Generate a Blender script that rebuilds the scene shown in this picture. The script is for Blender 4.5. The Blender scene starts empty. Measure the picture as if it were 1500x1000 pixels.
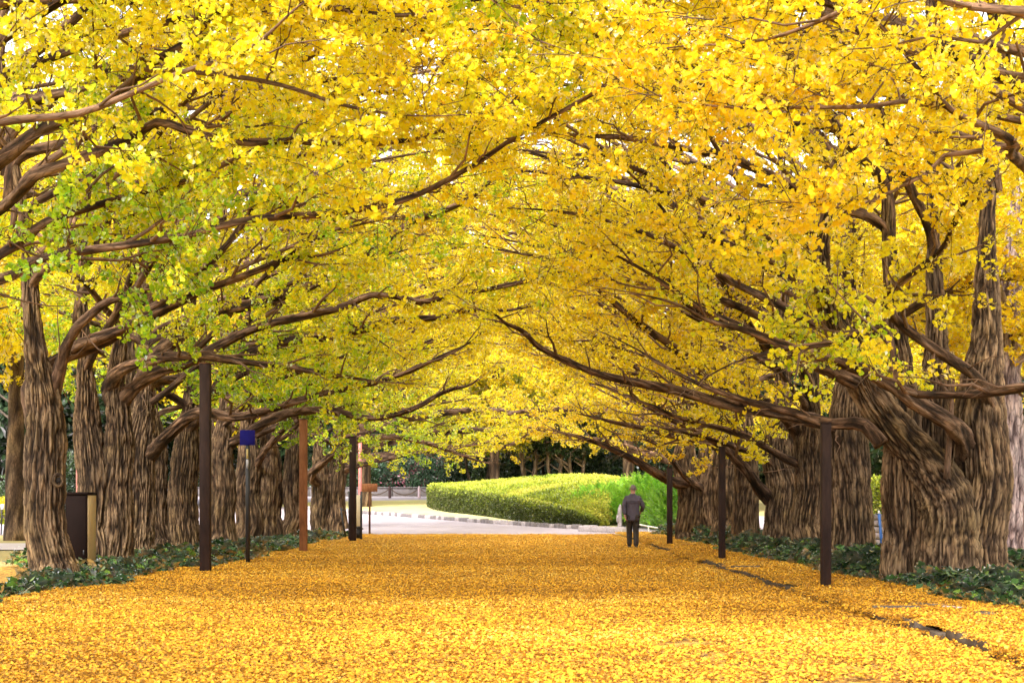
import bpy, bmesh, math, random
import numpy as np
from mathutils import Vector, Matrix, Euler

# ------------------------------------------------------------------ camera, light, exposure
SC = bpy.context.scene
F = 2300.0; CX = 760.0; CY = 738.0; CAMZ = 1.2          # focal length and optical axis in photo pixels
SUN_EL, SUN_AZ = 46.0, 193.0                             # azimuth clockwise from +Y: behind the camera, a little to the left
cam_d = bpy.data.cameras.new('camera'); cam = bpy.data.objects.new('camera', cam_d)
SC.collection.objects.link(cam); SC.camera = cam
cam.location = (0, 0, CAMZ); cam.rotation_euler = (math.pi/2, 0, 0)
cam_d.sensor_width = 36; cam_d.lens = F/1500*36
cam_d.shift_x = (750-CX)/1500; cam_d.shift_y = (CY-500)/1500
cam_d.clip_start = 0.1; cam_d.clip_end = 2000
cam_d.dof.use_dof = True; cam_d.dof.focus_distance = 33; cam_d.dof.aperture_fstop = 6.3

W = bpy.data.worlds.new('World'); SC.world = W; W.use_nodes = True
wn = W.node_tree; bgn = wn.nodes['Background']
sky = wn.nodes.new('ShaderNodeTexSky'); sky.sky_type = 'NISHITA'; sky.sun_disc = False
sky.sun_elevation = math.radians(SUN_EL); sky.sun_rotation = math.radians(SUN_AZ)
sky.air_density = 1.2; sky.dust_density = 3.0
hsv = wn.nodes.new('ShaderNodeHueSaturation'); hsv.inputs['Saturation'].default_value = 0.15
wn.links.new(sky.outputs[0], hsv.inputs['Color']); wn.links.new(hsv.outputs[0], bgn.inputs[0])
bgn.inputs[1].default_value = 0.15
sun_d = bpy.data.lights.new('sun', 'SUN'); sun = bpy.data.objects.new('sun', sun_d); SC.collection.objects.link(sun)
sun_d.energy = 1.5; sun_d.angle = math.radians(14); sun_d.color = (1, .95, .88)
_az, _el = math.radians(SUN_AZ), math.radians(SUN_EL)
sdir = Vector((math.sin(_az)*math.cos(_el), math.cos(_az)*math.cos(_el), math.sin(_el)))
sun.rotation_euler = (-sdir).to_track_quat('-Z', 'Y').to_euler()
SC.view_settings.view_transform = 'Standard'; SC.view_settings.look = 'None'
SC.view_settings.exposure = 2.1; SC.view_settings.gamma = 1; SC.view_settings.use_curve_mapping = False
SC.render.engine = 'CYCLES'
cy = SC.cycles
cy.max_bounces = 10; cy.diffuse_bounces = 7; cy.glossy_bounces = 2; cy.transmission_bounces = 7; cy.transparent_max_bounces = 8
cy.use_denoising = True; cy.use_adaptive_sampling = False; cy.sample_clamp_indirect = 6
cy.caustics_reflective = False; cy.caustics_refractive = False

rng = np.random.default_rng(11); random.seed(11)

# ------------------------------------------------------------------ helpers
def P(px, py, Y):
    return np.array([(px-CX)*Y/F, Y, CAMZ+(CY-py)*Y/F])

def gz(x, y):
    """Height of the ground: flat avenue, gentle rise beyond its end."""
    y = np.asarray(y, float)
    return np.clip(y-62, 0, 68)*0.035

def at(px, py):
    """The point of the ground seen at a photo pixel."""
    Y = 5.0
    while Y < 200:
        if CY + F*(CAMZ-float(gz(0, Y)))/Y <= py: break
        Y += 0.05
    return ((px-CX)*Y/F, Y, float(gz(0, Y)))

def _h(i, j, k):
    n = (i.astype(np.int64)*374761393 + j.astype(np.int64)*668265263 + k.astype(np.int64)*2147483647) & 0xffffffff
    n = ((n ^ (n >> 13))*1274126177) & 0xffffffff
    n = ((n ^ (n >> 16))*2246822519) & 0xffffffff
    return ((n ^ (n >> 15)) & 0xffffff)/float(0xffffff)
def vnoise(p):
    p = np.asarray(p, float); f = np.floor(p); t = p-f; t = t*t*(3-2*t); i = f.astype(np.int64)
    r = 0
    for a in (0, 1):
        for b in (0, 1):
            for c in (0, 1):
                w = (t[..., 0] if a else 1-t[..., 0])*(t[..., 1] if b else 1-t[..., 1])*(t[..., 2] if c else 1-t[..., 2])
                r = r + w*_h(i[..., 0]+a, i[..., 1]+b, i[..., 2]+c)
    return r

def tag(o, label=None, cat=None, group=None, kind=None):
    if label: o['label'] = label
    if cat: o['category'] = cat
    if group: o['group'] = group
    if kind: o['kind'] = kind
    return o
def link(o, parent=None):
    SC.collection.objects.link(o)
    if parent is not None: o.parent = parent
    return o
def thing(name, loc, label, cat, group=None, rz=0):
    o = bpy.data.objects.new(name, None); o.empty_display_size = .2
    o.location = loc; o.rotation_euler = (0, 0, rz); link(o); tag(o, label, cat, group)
    return o

class MB:
    """Collects vertices and faces; build() links them as one mesh object."""
    def __init__(s): s.v = []; s.q = []; s.t = []; s.bk = []; s.hg = []; s.n = 0; s.poly = []
    def add(s, v, quads=None, tris=None, bk=None, hg=None):
        v = np.asarray(v, float).reshape(-1, 3)
        s.v.append(v); k = s.n
        if quads is not None and len(quads): s.q.append(np.asarray(quads)+k)
        if tris is not None and len(tris): s.t.append(np.asarray(tris)+k)
        s.bk.append(v if bk is None else bk); s.hg.append(np.ones(len(v)) if hg is None else hg)
        s.n += len(v)
    def box(s, c, d, rz=0, bev=0.0):
        c = np.array(c, float); h = np.array(d, float)/2
        b = min(bev, h.min()*.8)
        if b <= 0:
            v = np.array([[x, y, z] for z in (-1, 1) for y in (-1, 1) for x in (-1, 1)])*h
            f = [[0, 2, 3, 1], [4, 5, 7, 6], [0, 1, 5, 4], [2, 6, 7, 3], [0, 4, 6, 2], [1, 3, 7, 5]]; t = []
        else:
            bm = bmesh.new(); bmesh.ops.create_cube(bm, size=1)
            for q in bm.verts: q.co = Vector((q.co.x*2*h[0], q.co.y*2*h[1], q.co.z*2*h[2]))
            bmesh.ops.bevel(bm, geom=list(bm.edges), offset=b, segments=1, affect='EDGES')
            bm.verts.index_update()
            v = np.array([q.co[:] for q in bm.verts]); f = []; t = []
            for fc in bm.faces:
                ids = [q.index for q in fc.verts]
                (f if len(ids) == 4 else t).append(ids)
            bm.free()
        ca, sa = math.cos(rz), math.sin(rz)
        v = np.stack([v[:, 0]*ca-v[:, 1]*sa, v[:, 0]*sa+v[:, 1]*ca, v[:, 2]], 1)+c
        s.add(v, f, [x for x in t if len(x) == 3])
    def tube(s, pts, rad, sides=8, rings=None, bark=0.0, cap=True, freq=13.0):
        pts = np.asarray(pts, float); rad = np.asarray(rad, float)
        n = len(pts)
        seg = np.r_[0, np.cumsum(np.linalg.norm(np.diff(pts, axis=0), axis=1))]
        m = rings or n
        if m != n or n > 2:
            u = np.linspace(0, seg[-1], m)
            tang = np.gradient(pts, seg, axis=0) if n > 2 else np.tile((pts[-1]-pts[0])/max(seg[-1], 1e-6), (2, 1))
            idx = np.clip(np.searchsorted(seg, u, 'right')-1, 0, n-2)
            h = (seg[idx+1]-seg[idx])[:, None]; t = ((u-seg[idx])[:, None])/h
            p0, p1, m0, m1 = pts[idx], pts[idx+1], tang[idx]*h, tang[idx+1]*h
            C = (2*t**3-3*t**2+1)*p0+(t**3-2*t**2+t)*m0+(-2*t**3+3*t**2)*p1+(t**3-t**2)*m1
            R = np.interp(u, seg, rad); L = u
        else:
            C, R, L = pts, rad, seg
        T = np.gradient(C, axis=0); T /= np.linalg.norm(T, axis=1)[:, None]+1e-9
        a = np.array([1., 0, 0]) if abs(T[0, 0]) < .8 else np.array([0, 1., 0])
        N = np.zeros_like(T); N[0] = a-T[0]*a.dot(T[0]); N[0] /= np.linalg.norm(N[0])
        for i in range(1, m):
            k = N[i-1]-T[i]*N[i-1].dot(T[i]); N[i] = k/(np.linalg.norm(k)+1e-9)
        B = np.cross(T, N)
        th = np.arange(sides)/sides*2*math.pi
        ct, st = np.cos(th), np.sin(th)
        dirs = N[:, None, :]*ct[None, :, None]+B[:, None, :]*st[None, :, None]
        off = np.array([pts[0, 0]*7.3+pts[0, 1]*3.1, pts[0, 2]*5.7, 0])
        bk = np.stack([ct[None, :]*R[:, None], st[None, :]*R[:, None], np.repeat(L[:, None], sides, 1)], 2)+off
        RR = np.repeat(R[:, None], sides, 1); hg = np.ones_like(RR)*.6
        if bark > 0:
            q = bk.copy()
            wv = vnoise(bk*np.array([3, 3, 1.6]))-.5; wv2 = vnoise(bk*np.array([5, 5, 2.5])+31)-.5
            q[..., 0] += wv*.07; q[..., 1] += wv2*.07
            n1 = 1-np.abs(2*vnoise(q*np.array([freq, freq, 2.6]))-1)
            n2 = 1-np.abs(2*vnoise(q*np.array([freq*2.2, freq*2.2, 7.0])+17)-1)
            lump = vnoise(bk*np.array([2.2, 2.2, .8])+5)-.5
            hg = np.clip(1.02-(n1**2.2*.85+n2**2*.4), 0, 1)
            fade = np.clip(R/.16, .15, 1)[:, None]
            RR = RR+fade*bark*(hg-.5)*1.6+lump*RR*.16
        V = C[:, None, :]+dirs*RR[..., None]
        i = np.arange(m-1)[:, None]*sides; j = np.arange(sides)[None, :]; j2 = (j+1) % sides
        Q = np.stack([i+j, i+j2, i+sides+j2, i+sides+j], 2).reshape(-1, 4)
        V = V.reshape(-1, 3); bk = bk.reshape(-1, 3); hg = hg.reshape(-1); tr = []
        if cap:
            V = np.vstack([V, C[-1]+T[-1]*R[-1]*.6, C[0]]); bk = np.vstack([bk, bk[-1], bk[0]]); hg = np.r_[hg, .5, .5]
            e = m*sides
            tr = [[(m-1)*sides+k, (m-1)*sides+(k+1) % sides, e] for k in range(sides)]+[[(k+1) % sides, k, e+1] for k in range(sides)]
        s.add(V, Q, tr, bk, hg)
        return C, R, L
    def mesh(s, name, mat, smooth=False, mats=None, attrs=True):
        me = bpy.data.meshes.new(name)
        v = np.vstack(s.v); q = np.vstack(s.q) if s.q else np.zeros((0, 4), int); t = np.vstack(s.t) if s.t else np.zeros((0, 3), int)
        me.vertices.add(len(v)); me.vertices.foreach_set('co', v.astype(np.float32).ravel())
        nl = q.size+t.size; me.loops.add(nl); me.polygons.add(len(q)+len(t))
        me.loops.foreach_set('vertex_index', np.r_[q.ravel(), t.ravel()].astype(np.int32))
        me.polygons.foreach_set('loop_start', np.r_[np.arange(len(q))*4, len(q)*4+np.arange(len(t))*3].astype(np.int32))
        if smooth: me.polygons.foreach_set('use_smooth', np.ones(len(q)+len(t), bool))
        if attrs:
            a = me.attributes.new('bk', 'FLOAT_VECTOR', 'POINT'); a.data.foreach_set('vector', np.vstack(s.bk).astype(np.float32).ravel())
            a = me.attributes.new('hg', 'FLOAT', 'POINT'); a.data.foreach_set('value', np.concatenate(s.hg).astype(np.float32))
        me.materials.append(mat); me.update(calc_edges=True); me.validate()
        return me
    def build(s, name, mat, parent=None, smooth=False, attrs=False):
        o = bpy.data.objects.new(name, s.mesh(name, mat, smooth, attrs=attrs))
        return link(o, parent)

# ------------------------------------------------------------------ materials
def mat(name):
    m = bpy.data.materials.new(name); m.use_nodes = True
    nt = m.node_tree; b = nt.nodes['Principled BSDF']
    return m, nt, b
def N(nt, t, **kw):
    n = nt.nodes.new(t)
    for k, v in kw.items(): setattr(n, k, v)
    return n
def ramp(nt, src, stops):
    r = nt.nodes.new('ShaderNodeValToRGB'); e = r.color_ramp.elements
    while len(e) < len(stops): e.new(.5)
    for i, (p, c) in enumerate(stops):
        e[i].position = p; e[i].color = (*c, 1)
    nt.links.new(src, r.inputs[0]); return r.outputs[0]
def noise(nt, scale, detail=4, rough=.55, vec=None):
    n = nt.nodes.new('ShaderNodeTexNoise'); n.inputs['Scale'].default_value = scale
    n.inputs['Detail'].default_value = detail; n.inputs['Roughness'].default_value = rough
    if vec is not None: nt.links.new(vec, n.inputs['Vector'])
    return n.outputs['Fac']
def mixc(nt, f, a, b, mode='MIX'):
    m = nt.nodes.new('ShaderNodeMix'); m.data_type = 'RGBA'; m.blend_type = mode
    for s, v in ((m.inputs[0], f), (m.inputs[6], a), (m.inputs[7], b)):
        if isinstance(v, (int, float)): s.default_value = v
        elif isinstance(v, tuple): s.default_value = (*v, 1)
        else: nt.links.new(v, s)
    return m.outputs[2]
def bump(nt, b, h, strength=.4, dist=.02):
    n = nt.nodes.new('ShaderNodeBump'); n.inputs['Strength'].default_value = strength; n.inputs['Distance'].default_value = dist
    nt.links.new(h, n.inputs['Height']); nt.links.new(n.outputs[0], b.inputs['Normal'])
def simple(name, col, rough=.6, var=.15, scale=6, metal=0, bmp=.0):
    m, nt, b = mat(name)
    tc = N(nt, 'ShaderNodeTexCoord').outputs['Object']
    n1 = noise(nt, scale, 5, .6, tc)
    lo = tuple(c*(1-var) for c in col); hi = tuple(min(1, c*(1+var)) for c in col)
    nt.links.new(ramp(nt, n1, [(.3, lo), (.7, hi)]), b.inputs['Base Color'])
    b.inputs['Roughness'].default_value = rough; b.inputs['Metallic'].default_value = metal
    if bmp: bump(nt, b, noise(nt, scale*6, 4, .6, tc), bmp, .01)
    return m

def bark_mat(name, dark, mid, light, moss, mossamt=.5):
    m, nt, b = mat(name)
    a = N(nt, 'ShaderNodeAttribute', attribute_name='bk').outputs['Vector']
    h = N(nt, 'ShaderNodeAttribute', attribute_name='hg').outputs['Fac']
    mp = N(nt, 'ShaderNodeMapping'); mp.inputs['Scale'].default_value = (1, 1, .19); nt.links.new(a, mp.inputs['Vector'])
    f1 = noise(nt, 38, 6, .65, mp.outputs[0])
    mm = N(nt, 'ShaderNodeMath', operation='MULTIPLY_ADD'); nt.links.new(f1, mm.inputs[0]); mm.inputs[1].default_value = .6
    ma = N(nt, 'ShaderNodeMath', operation='MULTIPLY_ADD'); nt.links.new(h, ma.inputs[0]); ma.inputs[1].default_value = .85; ma.inputs[2].default_value = -.11
    nt.links.new(ma.outputs[0], mm.inputs[2])
    c = ramp(nt, mm.outputs[0], [(.22, dark), (.5, mid), (.85, light)])
    vo = N(nt, 'ShaderNodeTexVoronoi', feature='DISTANCE_TO_EDGE'); vo.inputs['Scale'].default_value = 26; nt.links.new(mp.outputs[0], vo.inputs['Vector'])
    ve = N(nt, 'ShaderNodeMapRange'); nt.links.new(vo.outputs[0], ve.inputs[0]); ve.inputs[1].default_value = 0; ve.inputs[2].default_value = .12; ve.inputs[3].default_value = .5; ve.inputs[4].default_value = 1.0
    c = mixc(nt, 1.0, c, ve.outputs[0], 'MULTIPLY')
    vc = N(nt, 'ShaderNodeTexVoronoi'); vc.inputs['Scale'].default_value = 26; nt.links.new(mp.outputs[0], vc.inputs['Vector'])
    vs = N(nt, 'ShaderNodeSeparateColor'); nt.links.new(vc.outputs['Color'], vs.inputs[0])
    c = mixc(nt, 1.0, c, ramp(nt, vs.outputs[0], [(.1, (.74, .74, .75)), (.55, (1.0, 1.0, 1.0)), (.95, (1.22, 1.18, 1.12))]), 'MULTIPLY')
    big2 = ramp(nt, noise(nt, .55, 4, .6, a), [(.35, (.72, .70, .68)), (.65, (1.25, 1.2, 1.12))])
    c = mixc(nt, 1.0, c, big2, 'MULTIPLY')
    big = noise(nt, 1.3, 3, .6, a)
    f2 = N(nt, 'ShaderNodeMapRange'); nt.links.new(big, f2.inputs[0]); f2.inputs[1].default_value = .48; f2.inputs[2].default_value = .68; f2.inputs[4].default_value = mossamt
    c = mixc(nt, f2.outputs[0], c, moss, 'MULTIPLY') if mossamt else c
    nt.links.new(c, b.inputs['Base Color']); b.inputs['Roughness'].default_value = .9
    b.inputs['Specular IOR Level'].default_value = .2
    bump(nt, b, mm.outputs[0], .9, .03)
    return m
M_BARK = bark_mat('ginkgo bark', (.020, .012, .008), (.090, .056, .034), (.245, .167, .104), (.80, .82, .50))
M_BRANCH = bark_mat('branch bark', (.022, .014, .010), (.095, .055, .036), (.26, .165, .115), (.8, .8, .6), .3)
M_DARKBARK = bark_mat('dark bark', (.012, .010, .009), (.06, .045, .035), (.15, .12, .10), (.8, .8, .7), .3)
M_PALEBARK = bark_mat('pale bark', (.09, .06, .065), (.36, .27, .28), (.62, .50, .50), (.9, .85, .9), .3)
M_STUMP = bark_mat('deadwood', (.12, .08, .06), (.36, .26, .2), (.55, .44, .36), (1, 1, 1), 0)

def leaf_mat(name, ramp_stops, trans=.45, tint_attr=True, gloss=.12, rndamt=.35):
    """Thin leaf: diffuse on both faces plus light let through."""
    m, nt, b = mat(name); nt.nodes.remove(b)
    out = nt.nodes['Material Output']
    r = N(nt, 'ShaderNodeAttribute', attribute_name='rnd').outputs['Fac']
    s = N(nt, 'ShaderNodeMath', operation='MULTIPLY_ADD'); nt.links.new(r, s.inputs[0]); s.inputs[1].default_value = rndamt
    if tint_attr:
        t = N(nt, 'ShaderNodeAttribute', attribute_name='tint', attribute_type='INSTANCER').outputs['Fac']
        nt.links.new(t, s.inputs[2])
    else: s.inputs[2].default_value = .3
    c = ramp(nt, s.outputs[0], ramp_stops)
    d = N(nt, 'ShaderNodeBsdfDiffuse'); tr = N(nt, 'ShaderNodeBsdfTranslucent'); g = N(nt, 'ShaderNodeBsdfGlossy'); g.inputs['Roughness'].default_value = .45
    nt.links.new(c, d.inputs[0]); nt.links.new(c, tr.inputs[0])
    mx = N(nt, 'ShaderNodeMixShader'); mx.inputs[0].default_value = trans
    nt.links.new(d.outputs[0], mx.inputs[1]); nt.links.new(tr.outputs[0], mx.inputs[2])
    fr = N(nt, 'ShaderNodeFresnel'); fr.inputs[0].default_value = 1.35
    fm = N(nt, 'ShaderNodeMath', operation='MULTIPLY'); nt.links.new(fr.outputs[0], fm.inputs[0]); fm.inputs[1].default_value = gloss*4
    m2 = N(nt, 'ShaderNodeMixShader'); nt.links.new(fm.outputs[0], m2.inputs[0]); nt.links.new(mx.outputs[0], m2.inputs[1]); nt.links.new(g.outputs[0], m2.inputs[2])
    nt.links.new(m2.outputs[0], out.inputs[0])
    return m
# tint 0 = green, 1 = orange-yellow
M_GINKGO = leaf_mat('ginkgo leaf', [(0, (.12, .34, .015)), (.24, (.44, .62, .02)), (.44, (.95, .87, .026)), (.74, (.97, .77, .024)), (1, (.96, .62, .022))], .54, rndamt=.28)
M_FALLEN = leaf_mat('fallen ginkgo leaf', [(0, (.24, .12, .03)), (.16, (.58, .28, .028)), (.5, (.70, .345, .022)), (.85, (.75, .42, .032)), (1, (.77, .51, .12))], .15, rndamt=.8)
M_EVERG = leaf_mat('evergreen leaf', [(0, (.010, .022, .010)), (.5, (.028, .055, .020)), (1, (.07, .11, .035))], .15)
M_OLIVE = leaf_mat('olive leaf', [(0, (.16, .22, .015)), (.5, (.36, .40, .02)), (1, (.75, .60, .03))], .5)
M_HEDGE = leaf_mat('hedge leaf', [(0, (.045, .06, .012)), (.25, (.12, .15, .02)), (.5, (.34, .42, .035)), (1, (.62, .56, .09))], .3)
M_JUNI = leaf_mat('juniper frond', [(0, (.06, .22, .012)), (.4, (.22, .52, .03)), (1, (.48, .72, .08))], .35)
M_IVY = leaf_mat('ivy leaf', [(0, (.010, .032, .010)), (.5, (.030, .075, .022)), (.85, (.06, .14, .03)), (1, (.16, .28, .03))], .15, gloss=.30)
M_PINKF = leaf_mat('camellia leaf and flower', [(0, (.02, .05, .025)), (.6, (.06, .12, .06)), (.8, (.12, .18, .12)), (.82, (.55, .16, .24)), (1, (.65, .25, .33))], .2)
M_DRY = leaf_mat('dry grass', [(0, (.42, .36, .08)), (1, (.75, .62, .22))], .3)

# ------------------------------------------------------------------ leaf prototypes (instanced by the crowns' geometry nodes)
def rotmat(d, up):
    d = d/np.linalg.norm(d, axis=-1, keepdims=True)
    y = np.cross(up, d); y /= np.linalg.norm(y, axis=-1, keepdims=True)+1e-9
    z = np.cross(d, y)
    return np.stack([d, y, z], -1)
def eul(R):
    return np.stack([np.arctan2(R[..., 2, 1], R[..., 2, 2]), -np.arcsin(np.clip(R[..., 2, 0], -1, 1)), np.arctan2(R[..., 1, 0], R[..., 0, 0])], -1)
def unit(n): 
    v = rng.normal(size=(n, 3)); return v/np.linalg.norm(v, axis=1)[:, None]

def leaves_mesh(name, m, base, d, nrm, size, shape, curl=.15, twig=None, twigmat=None):
    """One mesh of many leaves. shape: outline points (x along the leaf, y across), first point is the stalk; a fan of triangles."""
    n = len(base); shape = np.asarray(shape, float); k = len(shape)
    R = rotmat(d, nrm)
    loc = np.zeros((n, k, 3)); loc[:, :, 0] = shape[:, 0]; loc[:, :, 1] = shape[:, 1]
    c = rng.uniform(-curl, curl*1.6, (n, 1))
    loc[:, :, 2] = c*np.abs(shape[:, 1])[None]*1.2 - np.abs(c)*shape[:, 0][None]**2*.8 + rng.normal(0, curl*.25, (n, k))*(shape[:, 0] > .3)
    loc *= np.asarray(size).reshape(-1, 1, 1)
    V = np.einsum('nij,nkj->nki', R, loc)+base[:, None, :]
    tri = np.array([[0, i, i+1] for i in range(1, k-1)])
    T = (np.arange(n)[:, None, None]*k+tri[None]).reshape(-1, 3)
    V = V.reshape(-1, 3); nt_ = len(tri); rnd = np.repeat(rng.random(n), nt_); mi = np.zeros(len(T), int)
    if twig is not None:
        mb = MB()
        for pts, rad in twig: mb.tube(pts, rad, 3, cap=False)
        tv = np.vstack(mb.v); tq = np.vstack(mb.q); tt = np.vstack([tq[:, [0, 1, 2]], tq[:, [0, 2, 3]]])+len(V)
        V = np.vstack([V, tv]); T = np.vstack([T, tt]); rnd = np.r_[rnd, np.zeros(len(tt))]; mi = np.r_[mi, np.ones(len(tt), int)]
    me = bpy.data.meshes.new(name)
    me.vertices.add(len(V)); me.vertices.foreach_set('co', V.astype(np.float32).ravel())
    me.loops.add(T.size); me.polygons.add(len(T))
    me.loops.foreach_set('vertex_index', T.astype(np.int32).ravel()); me.polygons.foreach_set('loop_start', (np.arange(len(T))*3).astype(np.int32))
    me.materials.append(m)
    if twigmat: me.materials.append(twigmat)
    me.polygons.foreach_set('material_index', mi.astype(np.int32))
    a = me.attributes.new('rnd', 'FLOAT', 'FACE'); a.data.foreach_set('value', rnd.astype(np.float32))
    me.update(calc_edges=True)
    return me

FAN = [(0, 0), (.62, -.66), (.93, -.42), (1.0, -.10), (.80, 0), (1.0, .12), (.93, .44), (.62, .66)]
FAN_S = [(0, 0), (.6, -.62), (.98, -.2), (.85, .02), (.98, .22), (.6, .62)]
OVAL = [(0, 0), (.35, -.24), (.75, -.2), (1, 0), (.75, .2), (.35, .24)]
IVY = [(0, 0), (.05, -.42), (.38, -.32), (.55, -.5), (1, 0), (.55, .5), (.38, .32), (.05, .42)]

def proto_set(name, meshes):
    col = bpy.data.collections.new(name)
    for i, me in enumerate(meshes):
        col.objects.link(bpy.data.objects.new(f'{name}_{i:02d}', me))
    return col

def spray(i):
    L = rng.uniform(.38, .55); nsp = rng.integers(7, 10)
    s = np.sort(rng.uniform(.1, 1, nsp)); sag = rng.uniform(-.25, .05)
    axis = lambda t: np.stack([L*t, .05*np.sin(3*t+i), L*sag*t*t], -1)
    B, D, Nn, S = [], [], [], []
    tw = [(axis(np.linspace(0, 1, 4)), np.linspace(.0045, .002, 4))]
    for t in s:
        p = axis(np.array([t]))[0]; a = rng.uniform(0, 2*math.pi)
        out = np.array([.5, math.cos(a), math.sin(a)*.8]); out /= np.linalg.norm(out)
        tip = p+out*rng.uniform(.015, .05); tw.append((np.array([p, tip]), np.array([.0035, .003])))
        for _ in range(rng.integers(4, 8)):
            d = out*.7+unit(1)[0]*.8+np.array([0, 0, -.15]); d /= np.linalg.norm(d)
            B.append(tip+d*rng.uniform(.02, .045)); D.append(d)
            Nn.append(unit(1)[0]*.9+np.array([0, 0, .55])); S.append(rng.uniform(.036, .062))
    return leaves_mesh('ginkgo_spray', M_GINKGO, np.array(B), np.array(D), np.array(Nn), np.array(S), FAN, .22, tw, M_BRANCH)
PROTO = {}
PROTO['ginkgo'] = proto_set('ginkgo_spray', [spray(i) for i in range(8)])
def clump(m, n, r, size, shape, up=.3, curl=.15, outw=.9):
    d = unit(n); rad = rng.uniform(.4, 1, (n, 1))*r
    return leaves_mesh('leaf_clump', m, d*rad*np.array([1, 1, .8]), d*outw+unit(n)*.6+np.array([0, 0, up]), unit(n)*.8+np.array([0, 0, .6]), rng.uniform(.7, 1.25, n)*size, shape, curl)
PROTO['everg'] = proto_set('evergreen_clump', [clump(M_EVERG, 70, .34, .13, OVAL) for _ in range(3)])
PROTO['olive'] = proto_set('olive_clump', [clump(M_OLIVE, 80, .36, .10, OVAL, -.1) for _ in range(3)])
PROTO['camellia'] = proto_set('camellia_clump', [clump(M_PINKF, 60, .30, .12, OVAL) for _ in range(3)])
PROTO['hedge'] = proto_set('hedge_clump', [clump(M_HEDGE, 60, .13, .05, OVAL, .5) for _ in range(3)])
def frond(i):
    n = 60; t = np.sort(rng.random(n)); L = .7
    ax = np.stack([L*t, np.zeros(n), .12*np.sin(2.4*t)], 1); side = rng.choice([-1, 1], n)
    d = np.stack([np.full(n, .8), side*rng.uniform(.3, 1, n), rng.normal(.1, .3, n)], 1)
    return leaves_mesh('juniper_frond', M_JUNI, ax, d, unit(n)*.5+np.array([0, 0, 1]), (1.15-t)*.20, [(0, 0), (.4, -.16), (1, 0), (.4, .16)], .1)
PROTO['juniper'] = proto_set('juniper_frond', [frond(i) for i in range(3)])
def ivy(i):
    n = 4; p = np.c_[rng.uniform(-.09, .09, (n, 2)), rng.uniform(-.03, .03, n)]
    return leaves_mesh('ivy_sprig', M_IVY, p, np.c_[rng.normal(0, 1, n), rng.normal(-.6, .6, n), rng.uniform(-.7, .1, n)], np.c_[rng.normal(0, .45, (n, 2)), np.ones(n)], rng.uniform(.085, .14, n), IVY, .14)
PROTO['ivy'] = proto_set('ivy_sprig', [ivy(i) for i in range(6)])
def litter(i):
    n = 150; p = np.c_[rng.uniform(-.2, .2, (n, 2)), rng.uniform(.002, .026, n)]
    tilt = rng.normal(0, .36, (n, 2))
    a = rng.uniform(0, 2*math.pi, n)
    return leaves_mesh('leaf_litter', M_FALLEN, p, np.c_[np.cos(a), np.sin(a), rng.normal(0.08, .22, n)], np.c_[tilt, np.ones(n)], rng.uniform(.020, .038, n), FAN_S, .3)
PROTO['litter'] = proto_set('leaf_litter', [litter(i) for i in range(6)])
def tuft(i):
    n = 26; a = rng.uniform(0, 6.28, n)
    return leaves_mesh('grass_tuft', M_DRY, np.c_[rng.normal(0, .05, (n, 2)), np.zeros(n)], np.c_[np.cos(a)*.35, np.sin(a)*.35, np.ones(n)], unit(n), rng.uniform(.15, .32, n), [(0, -.03), (.5, -.035), (1, 0), (.5, .035), (0, .03)], .2)
PROTO['tuft'] = proto_set('grass_tuft', [tuft(i) for i in range(3)])

GN = {}
def gn_group(key):
    if key in GN: return GN[key]
    g = bpy.data.node_groups.new('scatter_'+key, 'GeometryNodeTree')
    g.interface.new_socket('Geometry', in_out='INPUT', socket_type='NodeSocketGeometry')
    g.interface.new_socket('Geometry', in_out='OUTPUT', socket_type='NodeSocketGeometry')
    gi = g.nodes.new('NodeGroupInput'); go = g.nodes.new('NodeGroupOutput')
    ci = g.nodes.new('GeometryNodeCollectionInfo'); ci.inputs['Collection'].default_value = PROTO[key]
    ci.inputs['Separate Children'].default_value = True; ci.inputs['Reset Children'].default_value = True
    ip = g.nodes.new('GeometryNodeInstanceOnPoints'); ip.inputs['Pick Instance'].default_value = True
    def na(n, t):
        a = g.nodes.new('GeometryNodeInputNamedAttribute'); a.data_type = t; a.inputs['Name'].default_value = n
        return [o for o in a.outputs if o.enabled and o.name == 'Attribute'][0]
    er = g.nodes.new('FunctionNodeEulerToRotation')
    g.links.new(na('rot', 'FLOAT_VECTOR'), er.inputs[0])
    g.links.new(gi.outputs[0], ip.inputs['Points']); g.links.new(ci.outputs[0], ip.inputs['Instance'])
    g.links.new(er.outputs[0], ip.inputs['Rotation']); g.links.new(na('scl', 'FLOAT'), ip.inputs['Scale'])
    g.links.new(na('idx', 'INT'), ip.inputs['Instance Index']); g.links.new(ip.outputs[0], go.inputs[0])
    GN[key] = g; return g
def scatter(name, key, pts, rot, scl, tint, parent=None, kind='stuff'):
    pts = np.asarray(pts, float); n = len(pts)
    me = bpy.data.meshes.new(name); me.vertices.add(n); me.vertices.foreach_set('co', pts.astype(np.float32).ravel())
    for nm, ty, val in (('rot', 'FLOAT_VECTOR', rot), ('scl', 'FLOAT', scl), ('tint', 'FLOAT', tint)):
        a = me.attributes.new(nm, ty, 'POINT'); a.data.foreach_set('vector' if ty == 'FLOAT_VECTOR' else 'value', np.broadcast_to(np.asarray(val, np.float32).reshape(n, -1) if np.ndim(val) else np.full((n, 1), val, np.float32), (n, 3 if ty == 'FLOAT_VECTOR' else 1)).ravel())
    a = me.attributes.new('idx', 'INT', 'POINT'); a.data.foreach_set('value', rng.integers(0, 24, n).astype(np.int32))
    o = bpy.data.objects.new(name, me); link(o, parent)
    md = o.modifiers.new('scatter', 'NODES'); md.node_group = gn_group(key)
    if kind: o['kind'] = kind
    return o
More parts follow.
